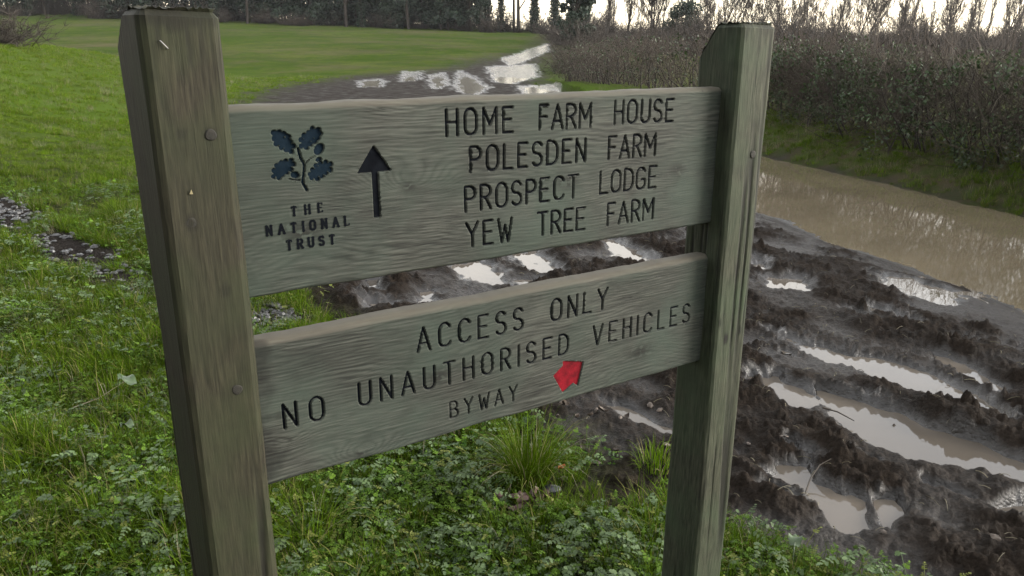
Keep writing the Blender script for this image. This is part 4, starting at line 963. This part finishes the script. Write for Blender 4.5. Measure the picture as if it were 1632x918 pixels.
def leafy_tree(seed, h, rw, n, lsz, shape='cone', r0=.18, mat=None):
    rng = np.random.default_rng(seed); nc = 60 if shape != 'column' else 46
    u = rng.uniform(.06, 1, nc); a = rng.uniform(0, 6.28, nc)
    prof = {'cone': lambda q: .25+.75*np.sqrt(np.clip(1-q, 0, 1)), 'round': lambda q: np.sqrt(np.clip(1-(2*q-1)**2, .12, 1)), 'column': lambda q: .8*np.clip(1-q**5, .35, 1)}[shape](u)
    rr = rw*prof*np.sqrt(rng.uniform(.1, 1, nc)); cc = np.stack([rr*np.cos(a), rr*np.sin(a), u*h*.97], 1); cr_ = rw*rng.uniform(.22, .42, nc)
    j = rng.integers(0, nc, n); d = rng.normal(size=(n, 3)); d /= np.linalg.norm(d, axis=1, keepdims=True); p = cc[j]+d*(cr_[j]*rng.uniform(.45, 1.05, n))[:, None]*np.array([1, 1, .8]); p[:, 2] = np.maximum(p[:, 2], .05)
    V, Q = quad_leaves(p, lsz, rng, .35); mb = MB(); mb.add(V, Q, np.repeat(np.clip(rng.normal(.42, .22, n)+(d[:, 2]*.12), 0, 1), 4))
    k = np.linspace(0, 1, 5); lims = np.array([np.array([0, 0, c[2]*.55])+(c-np.array([0, 0, c[2]*.55]))*k[:, None] for c in cc]); V2, Q2 = tubes(lims, np.broadcast_to(.035*(1-.7*k), (nc, 5)), 3)
    tk = np.array([[(0, 0, h*.9*q-.2) for q in k]]); V1, Q1 = tubes(tk, (r0*(1-.75*k))[None], 6); mt = MB(); mt.add(V1, Q1, .4); ml = MB(); ml.add(V2, Q2, .4)
    return [('trunk', mt.mesh('trunk'), M_BARK), ('limbs', ml.mesh('limbs'), M_BARK), ('crown', mb.mesh('crown'), mat or M_FIR)]
def shrub(seed, h, rw, n, up=.6):
    rng = np.random.default_rng(seed); k = np.linspace(0, 1, 5); a = rng.uniform(0, 6.28, n); el = rng.uniform(.25, 1.0, n); ln = h*rng.uniform(.55, 1.05, n)
    b = np.stack([rng.normal(0, rw*.28, n), rng.normal(0, rw*.28, n), np.zeros(n)], 1); d = np.stack([np.cos(a)*np.sqrt(1-el**2)*rw/h*1.4, np.sin(a)*np.sqrt(1-el**2)*rw/h*1.4, el], 1)
    P = b[:, None]+d[:, None]*ln[:, None, None]*k[None, :, None]+rng.normal(0, .05, (n, 5, 3))*h*k[None, :, None]; mb = MB(); V, Q = tubes(P, .010*h*rng.uniform(.3, 1, (n, 1))*(1-.7*k), 3); mb.add(V, Q, np.repeat(rng.uniform(0, 1, n), 15))
    i = rng.integers(0, n, n*9); t = rng.integers(1, 4, n*9); s = P[i, t]; dd2 = rng.normal(size=(n*9, 3)); dd2[:, 2] += up; dd2 /= np.linalg.norm(dd2, axis=1, keepdims=True); k4 = np.linspace(0, 1, 4)
    P2 = s[:, None]+dd2[:, None]*(h*rng.uniform(.08, .3, n*9))[:, None, None]*k4[None, :, None]+rng.normal(0, .02, (n*9, 4, 3))*h*k4[None, :, None]; V2, Q2 = tubes(P2, .0085*h*rng.uniform(.4, 1, (n*9, 1))*(1-.6*k4), 3); m2 = MB(); m2.add(V2, Q2, np.repeat(rng.uniform(0, 1, n*9), 12))
    return [('stems', mb.mesh('stems'), M_TWIGD), ('crown', m2.mesh('crown'), M_BUD)]
def plant(name, parts, x, y, scale=1.0, rz=0.0, label='', cat='tree', group=None, dz=-.1, sz=None):
    t = empty(name, (x, y, land1(x, y)+dz), rz, label=label, cat=cat, group=group); t.scale = (scale, scale, sz or scale)
    for nm, me, mat in parts: obj(nm, me, mat, t)
    return t
T_BARE = [bare_tree(21, 13, .19, (15, 9, 6), .85, .30), bare_tree(22, 15, .17, (13, 9, 6), .7, .35, first=.4), bare_tree(23, 12, .22, (14, 9, 6), .95, .25, first=.2)]
T_IVY = [bare_tree(31, 13, .22, (12, 8, 5), .8, .3, ivy=2600), bare_tree(32, 12, .2, (12, 8, 5), .7, .35, ivy=2200)]
T_FIR = [leafy_tree(41, 12, 2.6, 7000, .34), leafy_tree(42, 10, 2.9, 7000, .34, 'round'), leafy_tree(43, 13, 2.3, 6500, .32)]
T_COP = [bare_tree(51, 6.5, .13, (12, 8, 5), .45, .55, (.14, 0), .12), bare_tree(52, 7.5, .11, (11, 8, 5), .4, .6, (.2, .05), .15), bare_tree(53, 5.5, .14, (13, 8, 5), .6, .45, (.08, 0), .1)]
T_CRN = [bare_tree(54, 6.0, .12, (14, 10, 7), .75, .35, (.06, 0), .18), bare_tree(55, 6.6, .12, (14, 10, 7), .65, .45, (.12, 0), .2)]
T_SHR = [shrub(61, 3.2, 2.2, 90), shrub(62, 2.6, 2.4, 90), shrub(63, 4.0, 2.0, 80)]
def pxX(u, Y): return (u-816)/F*(Y*math.cos(PITCH)+0.4)
rt = random.Random(5)
WG, UG = 'trees of the wood beyond the field', 'shrubs along the foot of the wood'
for row, (Y, nrow) in enumerate(((113, 30), (117, 28), (121, 26), (126, 24), (132, 22))):
    for i in range(nrow):
        u = -60+(1000)*(i+rt.uniform(.1, .9))/nrow; yy = Y+rt.uniform(-2, 2); X = pxX(u, yy); s = rt.uniform(.8, 1.25); rz = rt.uniform(0, 6.28)
        if 770 < u < 900 and row > 1: continue
        pr = rt.random()
        dark = 380 < u < 770
        if pr < (.62 if dark else .15) and not 770 < u < 905: plant('evergreen_tree', rt.choice(T_FIR), X, yy, s, rz, 'dark evergreen tree in the wood beyond the field', 'tree', WG)
        elif pr < .8: plant('ivy_clad_tree', rt.choice(T_IVY), X, yy, s, rz, 'bare tree with an ivy-clad trunk in the wood beyond the field', 'tree', WG)
        else: plant('bare_tree', rt.choice(T_BARE), X, yy, s, rz, 'bare leafless tree in the wood beyond the field', 'tree', WG)
for i in range(46):
    u = -60+1010*(i+rt.uniform(0, 1))/46; yy = rt.uniform(109.5, 121); plant('understorey_shrub', rt.choice(T_SHR), pxX(u, yy), yy, rt.uniform(.75, 1.25), rt.uniform(0, 6.28), 'bare twiggy shrub at the foot of the wood beyond the field', 'shrub', UG)
CG, SG = 'slender leafless trees beyond the hedge', 'scrub bushes beyond the hedge'
for i in range(64):
    u = 935+760*((i//4)*4+2+rt.gauss(0, 1.6))/64; yy = rt.uniform(84, 116); sc_ = rt.uniform(.55, .95)*(1.35 if 1090 < u < 1180 or rt.random() < .12 else 1)
    if 1150 < u < 1440 and rt.random() < .75 or rt.random() < .45:
        plant('bushy_bare_tree', rt.choice(T_CRN), pxX(u, yy), yy, sc_*1.05, rt.uniform(-.5, .5), 'leafless tree with a dense twiggy crown beyond the hedge', 'tree', CG); continue
    plant('slender_tree', rt.choice(T_COP), pxX(u, yy), yy, sc_, rt.uniform(-.5, .5), 'slender leafless tree with upright leaning stems beyond the hedge', 'tree', CG)
for i in range(110):
    u = 890+800*(i+rt.uniform(0, 1))/110; yy = rt.uniform(62, 100); plant('scrub_bush', rt.choice(T_SHR), pxX(u, yy), yy, rt.uniform(.75, 1.15), rt.uniform(0, 6.28), 'brown twiggy scrub bush in the thicket beyond the hedge', 'shrub', SG)
plant('ivy_tower_tree', leafy_tree(71, 7.5, 1.5, 9000, .2, 'column', .2), pxX(916, 66), 66, 1, 0, 'dense dark ivy-covered column of a tree at the far end of the track', 'tree')
plant('round_evergreen', leafy_tree(72, 4.2, 2.0, 6000, .2, 'round', .12), pxX(1088, 84), 84, 1, 0, 'rounded dark evergreen bush among the slender trees beyond the hedge', 'bush')
for u, Y, s in ((905, 38, .55), (930, 40, .6), (955, 43, .5)): plant('hedge_end_bush', rt.choice(T_SHR), pxX(u, Y), Y, s, rt.uniform(0, 6), 'pale brown twiggy bush growing at the far end of the clipped hedge', 'shrub', 'bushes at the end of the clipped hedge')
for i, (tx, ty, k3) in enumerate(((-5.0, -1.5, 0), (-6.2, -5.5, 1), (-4.2, -8.0, 2), (-8.5, .5, 1), (-9.0, -3.2, 2), (-1.2, -10.5, 0))):  # added trees, out of view: they block sky light from the posts' left faces
    plant('shade_evergreen', T_FIR[k3], tx, ty, .62, i*1.3, 'unseen evergreen tree added to shade the left sides of the posts', 'tree', 'added shade trees behind the viewpoint')
plant('bank_bush', shrub(81, 1.9, 1.3, 90, .3), pxX(22, 24), 24, .85, 0, 'dark bare bush standing on the grassy bank', 'shrub', dz=-.05)

# ------------------------------------------------------------------ small things lying about
def put(name, V, Fs, u, v, mat, label, cat, group=None, dz=.0, smooth=True, z=None, rz=0):
    X, Y = gpt(u, v); mb = MB(); mb.add(V, Fs); o = obj(name, mb.mesh(name, smooth), mat, label=label, cat=cat, group=group); o.location = (X, Y, (land1(X, Y) if z is None else z)+dz); o.rotation_euler = (0, 0, rz); return o
def pebble(rx, ry, rz_, seed, n=16, m_=9, rough=.1):
    th = np.linspace(.02, math.pi-.02, m_); ph = np.linspace(0, 2*np.pi, n+1)[:-1]; T_, P_ = np.meshgrid(th, ph, indexing='ij'); q = 1+rough*perlin(np.cos(P_)*1.5+seed, np.sin(P_)*1.5+T_, seed)
    V = np.stack([rx*q*np.sin(T_)*np.cos(P_), ry*q*np.sin(T_)*np.sin(P_), rz_*q*np.cos(T_)], -1).reshape(-1, 3); return V, [grid_faces(n, m_, 0, True)[:, ::-1], np.arange(n)[None, :], (np.arange(n)+(m_-1)*n)[None, ::-1]]
M_BLACK = mat_simple('black slate', (.008, .008, .011), (.02, .02, .027), 40, .35, .2, .002, .5)
put('black_stone', *pebble(.034, .024, .013, 4, rough=.12), 878, 789, M_BLACK, 'flat smooth black stone beside the big grass tussock', 'stone', dz=.035)
def dead_leaf(L_, W_, curl, seed):
    rng = np.random.default_rng(seed); t = np.linspace(0, 1, 8); w_ = W_*np.sin(np.pi*np.clip(t*.96+.02, 0, 1))**.7*(1+.18*rng.normal(size=8)); V = []
    for yq in (-1, -.5, 0, .5, 1):
        for i, q in enumerate(t): V.append((L_*(q-.5), yq*w_[i]/2, curl*(yq*yq*W_*.5+((q-.5)**2)*L_*.8)+rng.normal(0, .0012)))
    V = np.array(V); V = np.concatenate([V, V+np.array([0, 0, -.0006])]); f = grid_faces(8, 5); return V, [f, f[:, ::-1]+40]
M_ORANGE = mat_simple('orange dead leaf', (.20, .04, .012), (.30, .08, .02), 40, .6, .4, .002)
put('orange_leaf', *dead_leaf(.035, .024, .6, 3), 895, 752, M_ORANGE, 'single orange dead leaf beside the big tussock', 'leaf', dz=.03, rz=.7)
lt = empty('dead_leaf_clump', (*gpt(835, 812), 0), label='clump of curled brown dead leaves below the big tussock', cat='leaves'); lt.location.z = land1(*gpt(835, 812))
M_BROWN = mat_simple('curled brown leaf', (.045, .026, .022), (.11, .07, .06), 40, .55, .5, .002)
for i in range(16):
    V, Fs = dead_leaf(rt.uniform(.03, .055), rt.uniform(.02, .035), rt.uniform(.5, 1.2)*rt.choice((-1, 1)), 100+i); mb = MB(); mb.add(V, Fs); l = obj('dead_leaf', mb.mesh('dead_leaf'), M_BROWN, lt)
    l.location = (rt.gauss(0, .036), rt.gauss(0, .022), .03+rt.uniform(0, .035)); l.rotation_euler = (rt.gauss(0, .6), rt.gauss(0, .6), rt.uniform(0, 6.28))
LM = []
for i in range(6):
    mb = MB(); mb.add(*dead_leaf(.035, .022, rt.uniform(-.9, .9), 300+i)); LM.append(mb.mesh('fallen_leaf'))
M_LITTER = mat_simple('litter leaf', (.03, .023, .018), (.085, .066, .052), 40, .6, .4, .002)
cnt = 0
while cnt < 70:
    if cnt < 34: X, Y = rt.uniform(.0, .75), rt.uniform(2.15, 3.1)
    elif cnt < 58: X, Y = rt.uniform(-2.4, -.2), rt.uniform(1.7, 3.4)
    else: X, Y = rt.uniform(.6, 2.4), rt.uniform(2.0, 3.6)
    o = obj('fallen_leaf', rt.choice(LM), M_LITTER, label='small dull brown fallen leaf lying flat on the ground', cat='leaf', group='fallen leaves scattered on the ground'); s = rt.uniform(.6, 1.3)
    o.location = (X, Y, land1(X, Y)+.012); o.rotation_euler = (rt.gauss(0, .35), rt.gauss(0, .35), rt.uniform(0, 6.28)); o.scale = (s, s, s); cnt += 1
# broad dock leaves beside the left post
M_DOCK = mat_leaf('dock leaf', (.032, .06, .018), (.06, .095, .036), .25, .35, 9, .5)
def broad_leaf(u, v, L_, W_, rz, tilt, h, label):
    X, Y = gpt(u, v); t = empty('broad_leaf_plant', (X, Y, land1(X, Y)), rz, label=label, cat='plant'); tt = np.linspace(0, 1, 10); V = []
    for yq in (-1, -.5, 0, .5, 1):
        for q in tt: ww = W_*math.sin(math.pi*min(1, q*.95+.03))**.8; V.append((L_*q*math.cos(tilt*q), yq*ww/2, h+L_*q*math.sin(tilt)*(1-.6*q)+.10*W_*abs(yq)-.012*math.sin(q*9)*abs(yq)))
    V = np.array(V); V = np.concatenate([V, V-np.array([0, 0, .0005])]); f = grid_faces(10, 5); mb = MB(); mb.add(V, [f, f[:, ::-1]+50], .6); obj('leaf', mb.mesh('leaf'), M_DOCK, t)
    small_tube('stalk', [(-.05, .0, -.01), (-.02, 0, h*.6), (0, 0, h), (.3*L_, 0, h+.3*L_*math.sin(tilt))], .002, M_DOCK, t)
broad_leaf(196, 640, .13, .055, -.6, -.2, .15, 'broad pale dock leaf arching beside the dark side of the post')
broad_leaf(198, 712, .06, .042, -.2, -.1, .09, 'small rounded pale leaf below the dock leaf')
broad_leaf(1262, 902, .06, .04, 1.2, .3, .07, 'small broad yellowish leaf at the mud edge near the greener post')
# sticks
def stick(pxs, r, mat, label, name='stick', dz=.012, group=None, cat='stick'):
    P = []
    for u, v, h in pxs: X, Y = gpt(u, v); P.append((X, Y, max(land1(X, Y), WZ)+dz+h))
    P = np.array(P); o3 = P[0].copy(); V, Q = tubes((P-o3)[None], r*np.linspace(1, .5, len(P))[None], 6); mb = MB(); mb.add(V, Q); o = obj(name, mb.mesh(name), mat, label=label, cat=cat, group=group); o.location = o3; return o
stick([(1285, 778, 0), (1292, 762, .02), (1305, 752, .02), (1322, 750, .012)], .0035, M_STICK, 'curved wet stick poking out of the small lower puddle')
stick([(240, 655, .02), (262, 668, .015), (285, 690, .01)], .004, M_STICK, 'thin dark stick half hidden in grass beside the broad post')
stick([(120, 668, .05), (160, 650, .06), (205, 628, .07)], .002, M_STRAW, 'long straw-coloured dead stem lying in the grass', 'dry_straw', cat='straw')
stick([(672, 745, 0), (676, 730, .05), (681, 712, .11), (684, 700, .15)], .0014, M_STRAW, 'single thin upright dry stem below the lower board', 'dry_straw', cat='straw')
stick([(1140, 822, .03), (1175, 838, .035), (1205, 858, .02)], .0016, M_STRAW, 'bent dry straw stem beside the foot of the greener post', 'dry_straw', cat='straw')
stick([(1310, 655, .01), (1335, 660, .03), (1362, 668, .012)], .004, M_STICK, 'short muddy stick lying across the near wheel rut puddle')
n = 420; dx, dy = rand_area(n*3, 1.9, 6.0); dzz, dmu, dwe, dgr = land(dx, dy); ok = (dmu > .6) & (dwe < .9) & (dx > -.2); dx, dy, dzz = dx[ok][:n], dy[ok][:n], dzz[ok][:n]; n = len(dx)
a = RNG.uniform(0, 6.28, n); ln = RNG.uniform(.015, .06, n); k = np.linspace(-.5, .5, 4); tl_ = RNG.normal(0, .25, n)
P = np.stack([dx[:, None]+np.cos(a)[:, None]*ln[:, None]*k, dy[:, None]+np.sin(a)[:, None]*ln[:, None]*k, dzz[:, None]+.007+np.sin(tl_)[:, None]*ln[:, None]*k+.004*np.cos(k*6)], -1); V, Q = tubes(P, RNG.uniform(.0007, .0016, (n, 1))*np.ones((1, 4)), 3)
mb = MB(); mb.add(V, Q, np.repeat(RNG.uniform(0, .6, n), 12)); obj('mud_litter', mb.mesh('mud_litter'), M_STRAW, label='bits of straw and twig trodden into the mud', cat='litter', kind='stuff')
# loose stones in the gravel patches
mb = MB(); rs = np.random.default_rng(3)
for P in GRAVEL:
    P = np.array(P); n = 420; xs = rs.uniform(P[:, 0].min(), P[:, 0].max(), n); ys = rs.uniform(P[:, 1].min(), P[:, 1].max(), n); ok = poly_sd(xs, ys, P) < .06; xs, ys = xs[ok], ys[ok]; zs = land(xs, ys)[0]
    for X, Y, Z in zip(xs, ys, zs):
        r = rs.uniform(.008, .024)*(1 if Y < 5 else 1.5); V, Fs = pebble(r, r*rs.uniform(.6, 1), r*rs.uniform(.35, .7), int(rs.integers(1e4)), 7, 5, .35); mb.add(V+np.array([X, Y, Z+r*.2]), Fs)
obj('gravel', mb.mesh('gravel', False), M_STONE, label='loose dark grey gravel showing through the grass', cat='gravel', kind='stuff')

# ------------------------------------------------------------------ damp winter air
hv_ = MB(); x0, x1, y0, y1, z0, z1 = -420, 420, -160, 520, -3, 26
# box corners
hv_.add([(x0, y0, z0), (x1, y0, z0), (x1, y1, z0), (x0, y1, z0), (x0, y0, z1), (x1, y0, z1), (x1, y1, z1), (x0, y1, z1)], np.array([[0, 3, 2, 1], [4, 5, 6, 7], [0, 1, 5, 4], [1, 2, 6, 5], [2, 3, 7, 6], [3, 0, 4, 7]]))
mh = bpy.data.materials.new('damp air'); mh.use_nodes = True; nh = mh.node_tree; nh.nodes.clear()
oh = nh.nodes.new('ShaderNodeOutputMaterial'); pv = nh.nodes.new('ShaderNodeVolumePrincipled'); pv.inputs['Color'].default_value = (.86, .88, .92, 1); pv.inputs['Density'].default_value = .00016; pv.inputs['Anisotropy'].default_value = .3
nh.links.new(pv.outputs[0], oh.inputs['Volume'])
obj('haze', hv_.mesh('haze', False), mh, kind='stuff', label='thin pale winter haze over the far field and woods', cat='haze')
